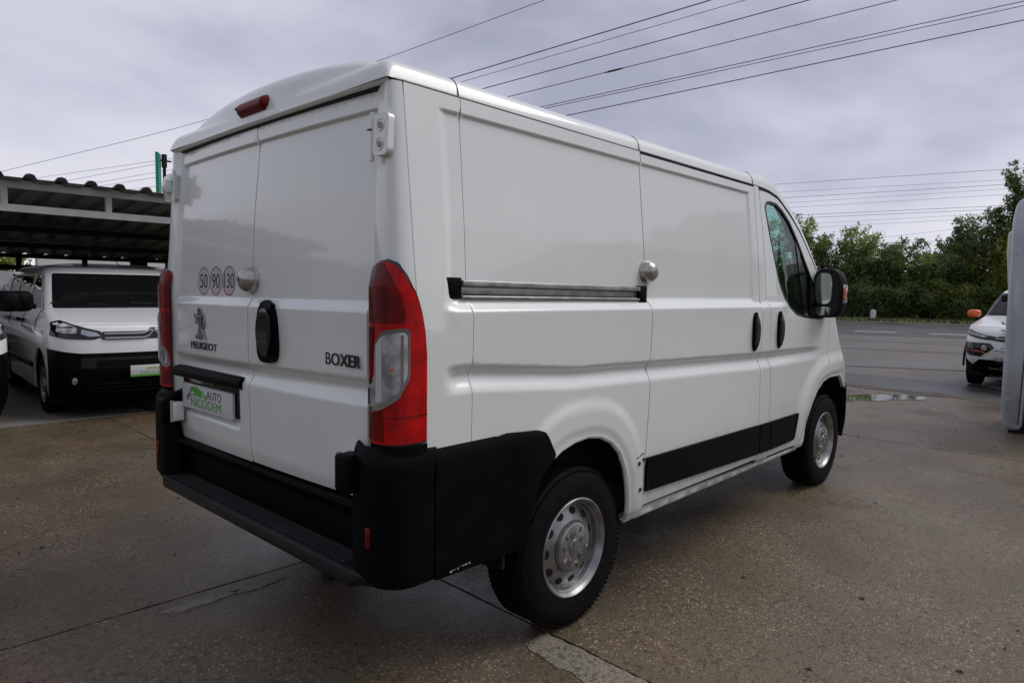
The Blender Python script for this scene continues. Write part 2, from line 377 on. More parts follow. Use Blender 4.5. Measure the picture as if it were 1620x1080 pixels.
# ================================================================== THE MAIN VAN
W = 1.92; YC = W/2
def glue(x):                                     # fade of the side features towards the rear corner
    return sm((x+.76)/.07)
def arch_r(x, z, cx, cz, a, b, n=2.4): return ((abs(x-cx)/a)**n+(max(0, z-cz)/b)**n)**(1/n)
def yside(x, z):
    """inset of the van's flank from its widest plane"""
    y = ip(z, [.34, .37, .41, .62, .95, 1.30, 1.324, 1.352, 1.60, 1.975, 2.05, 2.3], [.05, .02, .008, 0, 0, 0, .001, .027, .043, .080, .088, .11])
    g = glue(x)
    if z > 1.25:
        ys = ip(z, [1.22, 1.42, 1.60, 1.975, 2.05, 2.3], [0, .020, .040, .080, .088, .11])
        fr = 1-sm((x-2.0)/.15)
        gg = g*fr; y = y*gg+ys*(1-gg)
    if 1.352 < z < 1.995 and x < 1.72:           # pressed panel field
        t = sm((x+.725)/.05)*sm((1.665-x)/.03)*sm((1.992-z)/.014)*sm((z-1.35)/.02); y += .011*t
    # the long pressed groove
    za = ip(x, [-.62, -.066, 1.72, 2.9], [1.152, 1.103, 1.063, 1.05]); zb = ip(x, [-.62, -.066, 1.72, 2.9], [1.108, 1.066, 1.017, 1.01])
    zc = ip(x, [-.62, -.066, 1.72, 2.9], [1.045, 1.00, .949, .95])
    f = g*(1-sm((x-2.45)/.35))
    if f > 0 and zc < z < za:
        t = sm((za-z)/(za-zb)) if z > zb else sm((z-zc)/(zb-zc)); y += .024*t*f
    # wheel-arch flares
    if -.6 < x < .5 and z < 1.05:
        r = arch_r(x, z, .0, .38, .36, .43); t = 1-sm((r-1.22)/.16); y -= .013*t
        if r < 1.10: y += .006*(1-sm((r-1.0)/.10))
    if 2.3 < x < 3.4 and z < 1.12:
        r = arch_r(x, z, 3.0, .36, .52, .46); t = 1-sm((r-1.18)/.20); y -= .022*t
        if r < 1.08: y += .01*(1-sm((r-1.0)/.08))
    return y
def FR(x, z): return (x, yside(x, z), z)
def FLft(x, z): return (x, W-yside(x, z), z)
SX0 = 2.95; SL = 1.6
def FX(z): return ip(z, [.25, .45, .67, .83, .95, 1.05, 1.15, 1.22, 1.31], [3.88, 3.96, 3.95, 3.89, 3.76, 3.58, 3.42, 3.30, 3.16])
def FN(s, z, left=False):
    """flank that runs on round the nose"""
    if s <= SX0: x, y = s, yside(s, z)
    else:
        t = min(1, (s-SX0)/SL)*pi/2; y0 = yside(SX0, z)*(1-min(1, (s-SX0)/.5))
        x = SX0+(FX(z)-SX0)*sin(t)**(2/3); y = y0+(YC-y0)*(1-cos(t)**(2/3) if t < pi/2-1e-9 else 1)
    return (x, W-y if left else y, z)
def s_of(x, z=.6):
    if x <= SX0: return x
    return SX0+SL*math.asin(min(1, ((x-SX0)/(FX(z)-SX0))**1.5))/(pi/2)
van = empty('cargo_van', (0, 0, 0))
tag(van, 'large white panel van in the middle of the yard, seen from its rear right corner', 'van')
VS = [.36, .38, .40, .43]+list(np.arange(.47, .93, .045))+list(np.arange(.94, 1.17, .009))+list(np.arange(1.18, 1.30, .03))+[1.31, 1.318, 1.324, 1.329, 1.335, 1.341, 1.347, 1.352, 1.358]+list(np.arange(1.38, 1.95, .05))+list(np.arange(1.962, 2.005, .004))+[2.01, 2.02, 2.03, 2.04]
XS = .506
VF = sorted(VS+list(np.arange(.415, .93, .015)))
def seam(z):      # rear edge of the sliding door
    return ip(z, [.38, .47, .65, .95, 1.0, 1.09, 1.13, 1.3, 1.35, 2.1], [.452, .458, .478, .502, .500, .486, .500, .508, .504, .500])
def zl(a, b, n, f, d=0): return [(f(z)+d, z) for z in np.linspace(a, b, n)]
ARCH = [(.352, .40), (.350, .46), (.336, .54), (.31, .62), (.265, .70), (.20, .755), (.12, .790), (.03, .803), (-.06, .795), (-.14, .775), (-.203, .745)]
TOPZ = 2.041
# rear side panel between the corner seam line and the sliding door
o = [(-.70-.0, TOPZ)]
rear_side = [(-.613, TOPZ), (-.613, .86), (-.28, .86), (-.24, .80), (-.203, .745)]+ARCH[-2::-1]+[(.352, .375), (.448, .37)]+zl(.38, TOPZ, 30, seam, -.003)
rear_side = [(-.613, TOPZ)]+[(-.620, 1.6), (-.625, 1.2), (-.630, .86), (-.28, .86), (-.24, .80)]+ARCH[::-1]+[(.352, .375), (.448, .37)]+zl(.38, TOPZ, 30, seam, -.003)
panel('side_panel', rear_side, FR, M['white'], van, us=np.arange(-.61, .5, .014), vs=VF, nd=.02)
corner_side = [(-.855, TOPZ), (-.855, .86), (-.633, .86), (-.628, 1.2), (-.623, 1.6), (-.616, TOPZ)]
panel('corner_panel', corner_side, FR, M['white'], van, us=np.arange(-.84, -.62, .012), vs=VS, nd=.03)
panel('side_panel', [(-.855, TOPZ), (-.855, .86), (-.3, .86), (-.24, .80)]+ARCH[::-1]+[(.352, .375), (2.44, .375), (2.50, .55), (2.6, .66), (2.75, .77), (2.95, .81), (2.95, 1.22), (2.8, 1.24), (1.86, 1.30), (1.82, 1.9), (1.9, 2.03), (1.6, TOPZ)], FLft, M['white'], van, us=np.arange(-.84, 2.95, .09), vs=VS[::2], nd=.06, toward=(0, 1, 0))
def front_seam(z): return ip(z, [.37, .9, 1.06, 1.3, 1.85, 2.05], [1.905, 1.885, 1.862, 1.845, 1.822, 1.800])
def slide_front(z): return ip(z, [.37, 1.06, 1.33, 2.05], [1.738, 1.728, 1.742, 1.735])
sd_out = zl(.415, 2.030, 30, seam, .004)+zl(2.030, .415, 12, slide_front, -.003)
sdoor = panel('sliding_door', sd_out, FR, M['white'], van, us=np.arange(.52, 1.735, .05).tolist()+[1.63, 1.645, 1.655, 1.665, 1.68], vs=VS, nd=.03)
panel('door_pillar', zl(.39, TOPZ, 12, slide_front, .004)+zl(TOPZ, .39, 12, front_seam, -.003), FR, M['white'], van, us=np.arange(1.75, 1.9, .03), vs=VS, nd=.03)
# front door with its window opening
WIN = [(1.872, 1.925), (1.90, 1.962), (1.96, 1.972), (2.06, 1.968), (2.15, 1.935), (2.26, 1.872), (2.38, 1.76), (2.55, 1.565), (2.70, 1.385), (2.79, 1.25), (2.74, 1.232), (2.60, 1.236), (2.42, 1.248), (2.28, 1.268), (2.17, 1.315), (2.10, 1.375), (2.045, 1.46), (1.98, 1.60), (1.925, 1.75)]
GX = [1.62, 1.80, 1.95, 2.10, 2.30, 2.45, 2.65, 2.85, 2.95, 3.05, 3.16]; GZ = [2.047, 2.047, 2.040, 2.015, 1.915, 1.815, 1.630, 1.425, 1.32, 1.25, 1.20]
def G(x): return ip(x, GX, GZ)
FARCH = [(2.435, .40), (2.47, .48), (2.52, .57), (2.59, .655), (2.68, .735), (2.79, .79)]
fd_out = zl(.40, 2.02, 16, front_seam, .004)+[(x, G(x)-.022) for x in np.arange(1.90, 2.88, .06)]+[(2.905, 1.33), (2.90, 1.2), (2.885, 1.05), (2.885, .93), (2.82, .875), (2.70, .825)]+[(2.56, .72), (2.485, .62), (2.43, .52), (2.36, .42), (2.33, .40)]
fdoor = panel('front_door', fd_out, FR, M['white'], van, holes=[WIN], us=np.arange(1.87, 2.9, .025), vs=VF, nd=.025)
# fender and nose, both sides
def fender_out(): return [(2.33, .385), (2.345, .40), (2.373, .42), (2.443, .52), (2.497, .62), (2.572, .715), (2.71, .82), (2.83, .87), (2.895, .93), (2.892, 1.05), (2.907, 1.2), (2.912, 1.30)]
top_n = [(s, 1.30) for s in np.linspace(3.0, 4.55, 12)]
nose_low = [(4.55, .76), (3.6, .74), (3.40, .70)]
far = [(s_of(3.33), .70), (s_of(3.22), .775), (3.06, .807), (2.92, .812), (2.79, .79)]+FARCH[-2::-1]+[(2.43, .385)]
fo = fender_out()+top_n+nose_low+far
panel('fender', fo, FN, M['white'], van, us=list(np.arange(2.34, 3.4, .018))+list(np.arange(3.4, 4.55, .045)), vs=[z for z in VF if z < 1.3], nd=.025, toward=(.3, -1, 0))
panel('fender', [(2.95, .81), (2.95, 1.22)]+[(s, 1.30) for s in np.linspace(3.0, 4.55, 12)]+[(4.55, .76), (3.6, .74), (3.4, .70), (3.2, .78)], lambda s, z: FN(s, z, True), M['white'], van, us=np.arange(3, 4.55, .1), vs=np.arange(.75, 1.3, .08), nd=.07, toward=(.3, 1, 0))
for lf in (False, True):
    panel('front_bumper', [(s_of(3.33)+.005, .693), (3.40, .693), (3.6, .733), (4.55, .75), (4.55, .30), (s_of(3.45), .30), (s_of(3.45), .5)],
          lambda s, z, lf=lf: FN(s, z, lf), M['black'], van, us=np.arange(3.3, 4.55, .08), vs=np.arange(.32, .74, .06), nd=.05, off=.012, thick=.03, toward=(.5, 1 if lf else -1, 0))
    panel('headlight', rnd([(3.42, .98), (3.50, 1.16), (3.85, 1.14), (4.05, .96), (3.8, .88)], .04), lambda s, z, lf=lf: FN(s, z, lf), M['clear'], van, du=.05, off=.012, toward=(.6, 1 if lf else -1, 0))
# roof: gutter line, rounded edge and raised centre
def roofz(x, y):
    yg = yside(min(x, 2.95), G(x))+.006 if x < 2.95 else FN(s_of(min(x, 3.15), 1.25), 1.25)[1]
    y0 = y; y = min(y, W-y); e = y-yg; g = G(x); rear = E((x+.912)/.05); fade = 1-sm((x-2.5)/.7)
    d1 = .072+.028*sm((x-1.6)/.5); q = abs(y0-YC)/.72; bul = (1-q*q)**.40 if q < 1 else 0.
    z = g+d1*E(e/.060)*rear*(.35+.65*fade)+.025*sm((e-.08)/.25)*sm((x+.85)/.5)*fade
    z += .091*bul*E((x+.902-.05*q*q)/.075)*(1-.62*sm((x+.62)/.9))*(.15+.85*fade)+.03*sm((x-1.6)/.8)*sm((e-.05)/.2)*fade
    return z, yg
XR = list(np.arange(-.912, -.86, .006))+list(np.arange(-.86, -.5, .010))+list(np.arange(-.5, 1.6, .1))+list(np.arange(1.6, 3.16, .03))
def roofpiece(name, xs_, m, k0=0, k1=96, off=0):
    V = []; F = []; n = k1-k0+1
    for x in xs_:
        yg = roofz(x, .5)[1]
        for k in range(k0, k1+1):
            t = k/96; c = .5-.5*cos(pi*t); c = .25*t+.75*c; y = yg+(W-2*yg)*c; V.append((x, y, roofz(x, y)[0]+off))
    for i in range(len(xs_)-1):
        F += [(i*n+j, (i+1)*n+j, (i+1)*n+j+1, i*n+j+1) for j in range(n-1)]
    return obj(name, V, F, m, van, True)
RX = [x for x in XR if x <= 2.32]
roofpiece('roof', RX, M['white'])
WX = [x for x in XR if x >= 2.29]
roofpiece('windscreen_pillar', WX, M['white'], 0, 15); roofpiece('windscreen_pillar', WX, M['white'], 81, 96)
roofpiece('windscreen', [x for x in WX if x < 3.1], M['glass_clear'], 15, 81)
roofpiece('bonnet', [x for x in WX if x > 3.04], M['white'], 14, 82, .002)
g_ = MB(); g_.tube([(x, yside(x, G(x))+.004, G(x)-.004) for x in np.arange(-.86, 2.9, .06)], .005, 6); g_.tube([(x, W-yside(x, G(x))-.004, G(x)-.004) for x in np.arange(-.86, 2.9, .06)], .005, 6)
g_.build('roof_gutter_seal', M['seal'], van, True)
for x in (-.618, .503, 1.735):
    g_ = MB(); g_.tube([(x, yside(x, 2.047)+.004+k*.006, roofz(x, yside(x, 2.047)+.004+k*.006)[0]+.0002) for k in range(0, 14)], .0022, 5)
    g_.build('roof_seam', M['seal'], van, True)

# rear corner posts (white), following a plan section that turns the corner
def corner(t, z, left=False):
    """t in metres from the door opening (0) round the corner to the flank"""
    lean = ip(z, [.4, 1.35, 2.05], [0, 0, .055]); inn = yside(-.80, z); dy = ip(z, [1.3, 1.55, 2.05], [.0, .0, -.03])
    P = [(-.885, .165+dy), (-.925, .135+dy), (-.938, .095), (-.935, .050), (-.915, .015), (-.870, .000), (-.852, 0)]
    T = [0, .05, .095, .14, .182, .23, .248]
    x = ip(t, T, [p[0] for p in P])+lean*(1-sm((t-.10)/.12)); y = ip(t, T, [p[1] for p in P])+inn
    if t > .22: x = ip(t, [.22, .248], [x, -.8525])
    return (x, W-y if left else y, z)
from functools import lru_cache
def smooth_corner(left):
    def f(t, z):
        s_ = [corner(min(.248, max(0, t+d)), z, left) for d in (-.018, -.009, 0, .009, .018)]
        return tuple(sum(p[i] for p in s_)/5 for i in range(3))
    return f
for lf in (False, True):
    hin = (.0, 0)
    panel('corner_post', [(0, TOPZ), (0, .86), (.240, .86), (.240, TOPZ)], smooth_corner(lf), M['white'], van, us=np.arange(.008, .24, .008), vs=np.arange(.9, 2.04, .06), nd=.04, thick=.03, toward=(-1, (1 if lf else -1)*.8, 0))
# seam line between corner post and flank is the 1.5 cm gap filled with a recessed strip
st = MB(); st.tube([(-.8535, yside(-.85, z)+.0045, z) for z in np.arange(1.2, 2.04, .04)], .0045, 6); st.build('corner_seam', M['white'], van, True)

# rear doors
def xrear(y, z):
    x = ip(z, [.60, .68, .74, 1.30, 1.322, 1.352, 1.5, 1.7, 1.98, 2.1], [-.925, -.932, -.944, -.955, -.955, -.930, -.925, -.914, -.885, -.872])
    k = (y-.15)/(W-.3); za = .5*0+ip(y, [.15, 1.75], [1.112, 1.093]); zb = ip(y, [.15, 1.75], [1.066, 1.045]); zc = zb-.06
    if zc < z < za: t = sm((za-z)/(za-zb)) if z > zb else sm((z-zc)/(zb-zc)); x += .024*t
    x += .020*((y-YC)/.8)**2
    if z > 1.9: x -= .016*sm((z-1.962)/.012)*(1-sm((z-2.02)/.02)*.3)
    # recess for the number plate in the left door
    if 1.0 < y < 1.80 and .76 < z < 1.04: x += .022*sm((y-1.045)/.03)*sm((1.76-y)/.03)*sm((z-.80)/.03)*sm((1.03-z)/.02)
    return x
def FB(y, z): return (xrear(y, z), y, z)
VR = [.70, .72, .75, .78]+list(np.arange(.79, .85, .008))+list(np.arange(.87, .98, .03))+list(np.arange(.98, 1.13, .007))+list(np.arange(1.15, 1.31, .03))+[1.316, 1.322, 1.328, 1.334, 1.34, 1.346, 1.352, 1.358]+list(np.arange(1.38, 1.95, .05))+list(np.arange(1.958, 1.982, .004))+[1.99, 2.0, 2.01, 2.02, 2.03]
UR = list(np.arange(.14, .95, .05)); UL = list(np.arange(.98, 1.03, .02))+list(np.arange(1.03, 1.09, .008))+list(np.arange(1.11, 1.72, .05))+list(np.arange(1.72, 1.8, .008))
def dr(z): return ip(z, [.6, .8, 1.4, 1.5, 2.05], [.190, .180, .168, .160, .128])
def dsp(z): return ip(z, [.6, 1.06, 1.33, 1.36, 2.05], [YC, YC, YC-.012, YC, YC])
right_o = [(dr(z), z) for z in np.linspace(2.028, .700, 14)]+[(dsp(z)-.003, z) for z in np.linspace(.693, 2.028, 14)]
left_o = [(dsp(z)+.003, z) for z in np.linspace(2.028, .690, 14)]+[(W-dr(z), z) for z in np.linspace(.678, 2.028, 14)]
rdoor = panel('rear_door', rnd(right_o, .01, 2), FB, M['white'], van, us=UR, vs=VR, nd=.04, toward=(-1, 0, 0))
ldoor = panel('rear_door', rnd(left_o, .01, 2), FB, M['white'], van, us=UL, vs=VR, nd=.04, toward=(-1, 0, 0))
# header above the doors
def hdr(y, z): return (-.905+.015*((y-YC)/.8)**2-(z-2.03)*.1, y, z)
h_ = MB()
V = []
ys_ = np.linspace(.10, W-.10, 40); prof = [(-.880, 2.038), (-.912, 2.039), (-.918, 2.045), (-.916, 2.054), (-.904, 2.060), (-.885, 2.062)]
for y in ys_:
    for (x, z) in prof: V.append((x+.012*((y-YC)/.8)**2, y, z))
n = len(prof); h_.add(V, [(i*n+j, (i+1)*n+j, (i+1)*n+j+1, i*n+j+1) for i in range(39) for j in range(n-1)])
h_.build('rear_header', M['white'], van, True, 60)
MB().tube([(-.892+.012*((y-YC)/.8)**2, y, 2.034) for y in ys_], .006, 6).build('door_seal', M['seal'], van, True)
# inner shell keeps the seams dark
s_ = MB(); s_.box((-.85, .20, .5), (1.70, W-.20, 1.99)); s_.box((-.852, .16, .45), (-.5, W-.16, 2.0)); s_.build('inner_shell', M['dark'], van)
s_ = MB(); s_.box((.35, .05, .42), (2.45, W-.05, .52)); s_.box((-.85, .30, .35), (3.6, W-.30, .50)); s_.box((3.45, .25, .30), (3.75, W-.25, .9)); 
for xa in (.44, 1.70, 1.80, -.65): s_.add([(x, y, z) for x in (xa, xa+(.07 if xa < 1 else .10)) for z, i in ((.5, .045), (1.3, .045), (2.03, .13)) for y in (i, .25)], [(0, 1, 3, 2), (2, 3, 5, 4), (6, 8, 9, 7), (8, 10, 11, 9), (0, 2, 8, 6), (2, 4, 10, 8)])

s_.build('underbody', M['dark'], van)
# wheel-arch liners: half tubs
for (cx, a) in ((0, .44), (3.0, .54)):
    for (y0, y1) in ((.065, .42), (W-.42, W-.065)):
        V = []; F = []; q = 20; ztop = .47
        for y in (y0, y1):
            for k in range(q+1):
                t = pi*k/q; V.append((cx+a*cos(t), y, .36+ztop*sin(t)**.8))
        F = [(k, k+1, q+2+k, q+1+k) for k in range(q)]; F.append(tuple(range(q+1)) if y0 > 1 else tuple(range(q+1, 2*q+2)))
        obj('wheel_arch_liner', V, F, M['dark'], van)
lip = MB(); lip.tube([(x, yside(x, z)+.012, z) for x, z in ARCH], .010, 8); lip.build('arch_lip', M['white'], van, True)
# sill
panel('sill', [(.354, .352), (2.43, .352), (2.43, .383), (1.92, .384), (.46, .405), (.445, .372), (.354, .38)], lambda x, z: (x, .012+ip(z, [.352, .365, .385], [.018, .002, .006]), z), M['white'], van, us=np.arange(.4, 2.4, .15), vs=[.36, .37], nd=.1, thick=.05)
MB().tube([(.47, .006, .413), (1.2, .004, .405), (1.88, .006, .392)], .003, 5).build('sill_seam', M['seal'], van)
# black rub strips on the right flank
def strip(pts, par): return panel('rub_strip', rnd(pts, .008, 2), FR, M['black'], par, du=.08, off=.014, thick=.02, nd=.06, vs=[.47, .5, .55, .6])
strip([(.470, .481), (.480, .637), (1.724, .622), (1.730, .446)], sdoor)
strip([(1.742, .445), (1.740, .621), (1.882, .620), (1.893, .444)], van)
strip([(1.903, .443), (1.893, .620), (2.345, .620), (2.30, .452), (2.26, .447)], fdoor)
# fixing plate with three dark plugs at the panel foot
for (x, z) in ((.405, .625), (.458, .632), (.425, .500)): MB().tube([(x, yside(x, z)-.004, z), (x, yside(x, z)+.01, z)], .0095, 12).build('grommet', M['seal'], van)
MB().tube([(.385, yside(.385, .655)-.001, .652), (.462, yside(.462, .66)-.001, .662)], .003, 5).build('panel_fold', M['seal'], van)

# door rail
def boxp(name, a, b, m, par, bev=0): return MB().box(a, b).build(name, m, par, bevel=bev)
rl = empty('door_rail', (0, 0, 0), 0, van)
yr = yside(-.1, 1.40)
def rail_bar(name, za, zb_, y0, y1, m, x0=-.655, x1=.43):
    v = MB(); V = [(x, y, z) for x, dz in ((x0, 0), (x1, -.006)) for (y, z) in ((y0, za+dz), (y1, za+dz), (y1, zb_+dz), (y0, zb_+dz))]
    v.add(V, [(0, 1, 2, 3), (4, 7, 6, 5), (0, 4, 5, 1), (1, 5, 6, 2), (2, 6, 7, 3), (3, 7, 4, 0)]); return v.build(name, m, rl, bevel=.002)
rail_bar('rail_lip', 1.409, 1.428, yr-.022, yr+.02, M['alu']); rail_bar('rail_lip', 1.368, 1.376, yr-.020, yr+.02, M['alu'])
rail_bar('rail_channel', 1.377, 1.408, yr-.004, yr+.02, M['alu']); rail_bar('rail_groove', 1.379, 1.3835, yr-.0065, yr+.02, M['seal'], -.655, .43)
boxp('rail_end_cap', (-.735, yr-.014, 1.366), (-.655, yr+.02, 1.437), M['black'], rl, .004)
boxp('rail_end_cap', (.43, yr-.016, 1.350), (.496, yr+.02, 1.428), M['black'], rl, .004)
# puck locks
def puck(p, ax, par, r=.052, name='security_lock'):
    pr = [(0, r*1.03), (.004, r*1.03), (.005, r)]+[(.005+.052*sin(t), r*cos(t)**.8) for t in np.linspace(.1, pi/2-.02, 14)]+[(.057, 0)]
    k = lathe(name, pr, p, M['brushed'], par, ax, 40, sharp=60)
    c = Vector(p)+Vector(ax).normalized()*.0535; lathe('keyhole', [(-.002, .007), (.004, .007), (.004, 0)], c+Vector((0, .002, .000)), M['seal'], k, ax, 12); return k
puck((xrear(.955, 1.425)-.001, .958, 1.425), (-1, .0, .03), rdoor)
puck((.512, yside(.512, 1.492), 1.492), (0.0, -1, .03), sdoor)
# flank door handles
def handle(x, z0, z1, par, F=FR, w_=.030, tw=(0, -1, 0)):
    zc_ = (z0+z1)/2; hh = (z1-z0)/2; O = supere(x, zc_, w_+.006, hh+.006, 3.2, 0, 2*pi, 40)[:-1]
    h = panel('handle', O, F, M['black'], par, du=.03, nd=.012, off=.006, thick=.015, toward=tw)
    O2 = supere(x-.004, zc_-.004, w_*.62, hh*.90, 3, 0, 2*pi, 40)[:-1]
    panel('grip', O2, lambda a, b: tuple(Vector(F(a, b))+Vector(tw)*(.014+.016*max(0, 1-((b-zc_)/hh)**2))), M['gloss_black'], h, du=.02, nd=.012, thick=.012, toward=tw); return h
handle(1.630, 1.075, 1.288, sdoor); handle(1.990, 1.075, 1.290, fdoor)
# fittings on the rear doors
zc_ = 1.224
O = [(.772+(y-.772)*(1-.12*(z-zc_)/.105)*.98, z) for y, z in supere(.775, zc_, .068, .112, 3.2, 0, 2*pi, 44)[:-1]]
rh = panel('handle', O, FB, M['black'], rdoor, du=.03, nd=.015, off=.022, thick=.024, toward=(-1, 0, 0))
O2 = [(y, z) for y, z in supere(.762, zc_+.004, .042, .090, 3, 0, 2*pi, 40)[:-1]]
panel('grip', O2, lambda a, b: (xrear(a, b)-.030-.014*max(0, 1-((b-zc_)/.1)**2), a, b), M['gloss_black'], rh, du=.02, nd=.012, thick=.02, toward=(-1, 0, 0))
UXR = (0, -1, 0); UZ = (0, 0, 1)
def rx(y, z, d=.001): return xrear(y, z)-d
text('model_lettering', 'BOXER', M['letter'], rdoor, (rx(.3, 1.155), .402, 1.136), UXR, (-.0, 0, 1), .205, .042, .004, bev=.0, offs=.006)
text('maker_lettering', 'PEUGEOT', M['letter'], ldoor, (rx(1.38, 1.135, .002), 1.522, 1.120), UXR, UZ, .272, .031, .003, bev=.0, offs=.006)
# rampant lion badge: head, mane, raised forelegs, body, striding hind legs, tail
lion = [[(.010, .128), (.026, .134), (.040, .128), (.046, .116), (.050, .100), (.046, .084), (.030, .080), (.018, .092), (.004, .096), (-.002, .104), (.010, .110), (.004, .118)],
        [(.018, .096), (.046, .090), (.054, .070), (.050, .050), (.036, .040), (.022, .050), (.012, .068)],
        [(.016, .090), (.004, .092), (-.018, .106), (-.024, .100), (-.020, .092), (-.004, .080), (.014, .076)],
        [(.014, .076), (.000, .072), (-.016, .076), (-.024, .068), (-.016, .062), (.002, .062), (.016, .066)],
        [(.024, .052), (.042, .046), (.034, .030), (.020, .014), (.016, .002), (.020, -.006), (.002, -.006), (.004, .010), (.012, .030)],
        [(.034, .052), (.048, .048), (.056, .030), (.064, .014), (.076, .004), (.080, -.006), (.058, -.006), (.048, .008), (.040, .026), (.030, .040)],
        [(.050, .050), (.058, .062), (.062, .082), (.056, .102), (.062, .108), (.070, .094), (.072, .070), (.062, .050), (.054, .044)],
        [(.002, -.002), (-.010, -.006), (-.016, .002), (-.010, .010), (-.012, .004), (-.004, .002)]]
em = None
for i, P in enumerate(lion):
    q = flat('lion_badge' if em is None else 'badge_piece', [(x*1.0+.0, z) for x, z in P], M['chrome'], ldoor if em is None else em, (rx(1.38, 1.23, .001), 1.432, 1.172), UXR, (.0, 0, 1), .009+.002*(i % 3))
    if em is None: em = q
# speed limit discs printed on clear film
for (y, s_, pm) in ((1.437, '50', 'print_grey'), (1.305, '90', 'print_pink'), (1.172, '130', 'print_pink')):
    V, F = ring2(0.0001, .062); P = [(cos(2*pi*k/40)*.062, sin(2*pi*k/40)*.062) for k in range(40)]
    up = Vector((xrear(y, 1.47)-xrear(y, 1.37), 0, .1)).normalized()
    o_ = Vector((rx(y, 1.423, .0006), y, 1.423)); dk = flat('speed_sticker', P, M['film'], ldoor, o_, UXR, up, .0006)
    V, F = ring2(.0565, .0625); nz = Vector(UXR).cross(up)
    obj('ring_print', [o_+Vector(UXR)*a+up*b+nz*.0012 for a, b in V], F, M[pm], dk)
    wd = .078 if len(s_) == 2 else .092
    text('number_print', s_, M['print_black'], dk, o_+Vector((0, wd/2, 0))-up*.031+nz*.0010, UXR, up, wd, .062, .0006)
# plate light bar, plate carrier and dealer plate
bar = MB(); V = []
for (y, t) in ((1.722, 0), (1.02, 1)):
    for (x, z) in ((0, 1.028), (-.028, 1.022), (-.040, 1.004), (-.040, .984), (-.030, .976), (.0, .978)): V.append((xrear(1.37, 1.04)-.002+x, y, z+.004*t))
bar.add(V, [(i, (i+1) % 6, 6+(i+1) % 6, 6+i) for i in range(6)]+[(0, 1, 2, 3, 4, 5), (6, 7, 8, 9, 10, 11)]); bar.build('plate_light_bar', M['black'], ldoor, bevel=.004)
xp = xrear(1.35, .90)-.002
boxp('plate_carrier', (xp-.010, 1.045, .845), (xp+.002, 1.665, .982), M['gloss_black'], ldoor, .004)
pl = boxp('number_plate', (xp-.022, 1.112, .838), (xp-.014, 1.640, .953), M['plate'], ldoor, .003)
po = Vector((xp-.0222, 1.640, .838))
fr_ = MB()
for a, b in (((0, 0), (.528, .004)), ((0, .111), (.528, .115)), ((0, 0), (.004, .115)), ((.524, 0), (.528, .115))):
    fr_.box((xp-.024, 1.640-b[0], .838+a[1]), (xp-.0205, 1.640-a[0], .838+b[1]))
fr_.build('plate_frame', M['trim_edge'], pl)
nz = (-1, 0, 0)
text('plate_lettering', 'AUTO', M['print_black'], pl, po+Vector((0, -.262, .062)), UXR, UZ, .150, .036, .0008)
text('plate_lettering', 'NICODEM', M['print_green'], pl, po+Vector((0, -.090, .013)), UXR, UZ, .318, .042, .0008, offs=.0)
car = [(.075, .066), (.080, .088), (.095, .100), (.125, .105), (.165, .104), (.200, .092), (.225, .086), (.248, .078), (.262, .066), (.262, .058), (.235, .058), (.150, .064), (.100, .066)]
flat('plate_car_print', car, M['print_green'], pl, po, UXR, UZ, .0008)
for cx_ in (.112, .228):
    flat('plate_wheel_print', [(cx_+cos(2*pi*k/20)*.014, .068+sin(2*pi*k/20)*.013) for k in range(20)], M['plate'], pl, po, UXR, UZ, .0014)
    flat('plate_wheel_print', [(cx_+cos(2*pi*k/12)*.006, .068+sin(2*pi*k/12)*.006) for k in range(12)], M['print_green'], pl, po, UXR, UZ, .0018)
flat('plate_swoosh_print', [(.050, .036), (.044, .050), (.052, .060), (.080, .066), (.135, .063), (.135, .060), (.085, .058), (.066, .052), (.058, .034)], M['print_swoosh'], pl, po, UXR, UZ, .001)
for yy in (1.39, 1.345):
    sc2 = MB(); sc2.tube([(xp-.0115, yy, .966), (xp-.009, yy, .966)], .005, 10)
    sc2.tube([(xp-.0112, yy-.008, .962), (xp-.0112, yy+.010, .969)], .0018, 4)
    sc2.build('carrier_screw', M['alu'], ldoor)
# upper hinges
def hinge_up(lf):
    par = ldoor if lf else rdoor; mir = (lambda y: W-y) if lf else (lambda y: y)
    x = -.905; h = MB(); ya, yb = mir(.158), mir(.062)
    O = rnd([(.0, .0), (.0, .128), (.078, .128), (.078, .0)], .022, 5)
    y0 = mir(.146); sgn = 1 if lf else -1
    hg = flat('hinge', [(sgn*-1*a*-1, b) if False else (a, b) for a, b in O], M['white'], par, (-.908, y0 if not lf else y0+.078, 1.806), UXR, (.05, 0, 1), .022)
    k = MB(); yk = mir(.160); k.tube([(-.924, yk, 1.795), (-.918, yk, 1.945)], .009, 10); k.build('hinge_pin', M['white'], hg, True)
    k = MB(); k.box((-.934, min(yk-.007, yk+.011), 1.890), (-.922, max(yk-.007, yk+.011), 1.893)); k.build('hinge_clip', M['seal'], hg)
    for zz in (1.842, 1.900):
        xx = -.9285+(zz-1.806)*.05; yy = mir(.110)
        c = lathe('hinge_bolt_recess', [(.0025, .021), (.004, .019), (.001, .014), (.0005, 0)], (xx, yy, zz), M['white'], hg, (-1, 0, .05), 20)
        lathe('bolt', [(.001, .0105), (.006, .0105), (.007, .007), (.005, .004), (.005, 0)], (xx, yy, zz-.001), M['galv'], c, (-1, 0, .05), 6, smooth=False)
    return hg
hinge_up(False); hinge_up(True)
h = boxp('hinge', (-.935, 1.760, 1.81), (-.895, 1.850, 1.925), M['white'], ldoor, .008)
boxp('hinge_arm', (-.962, 1.752, 1.84), (-.93, 1.80, 1.90), M['white'], h, .006)

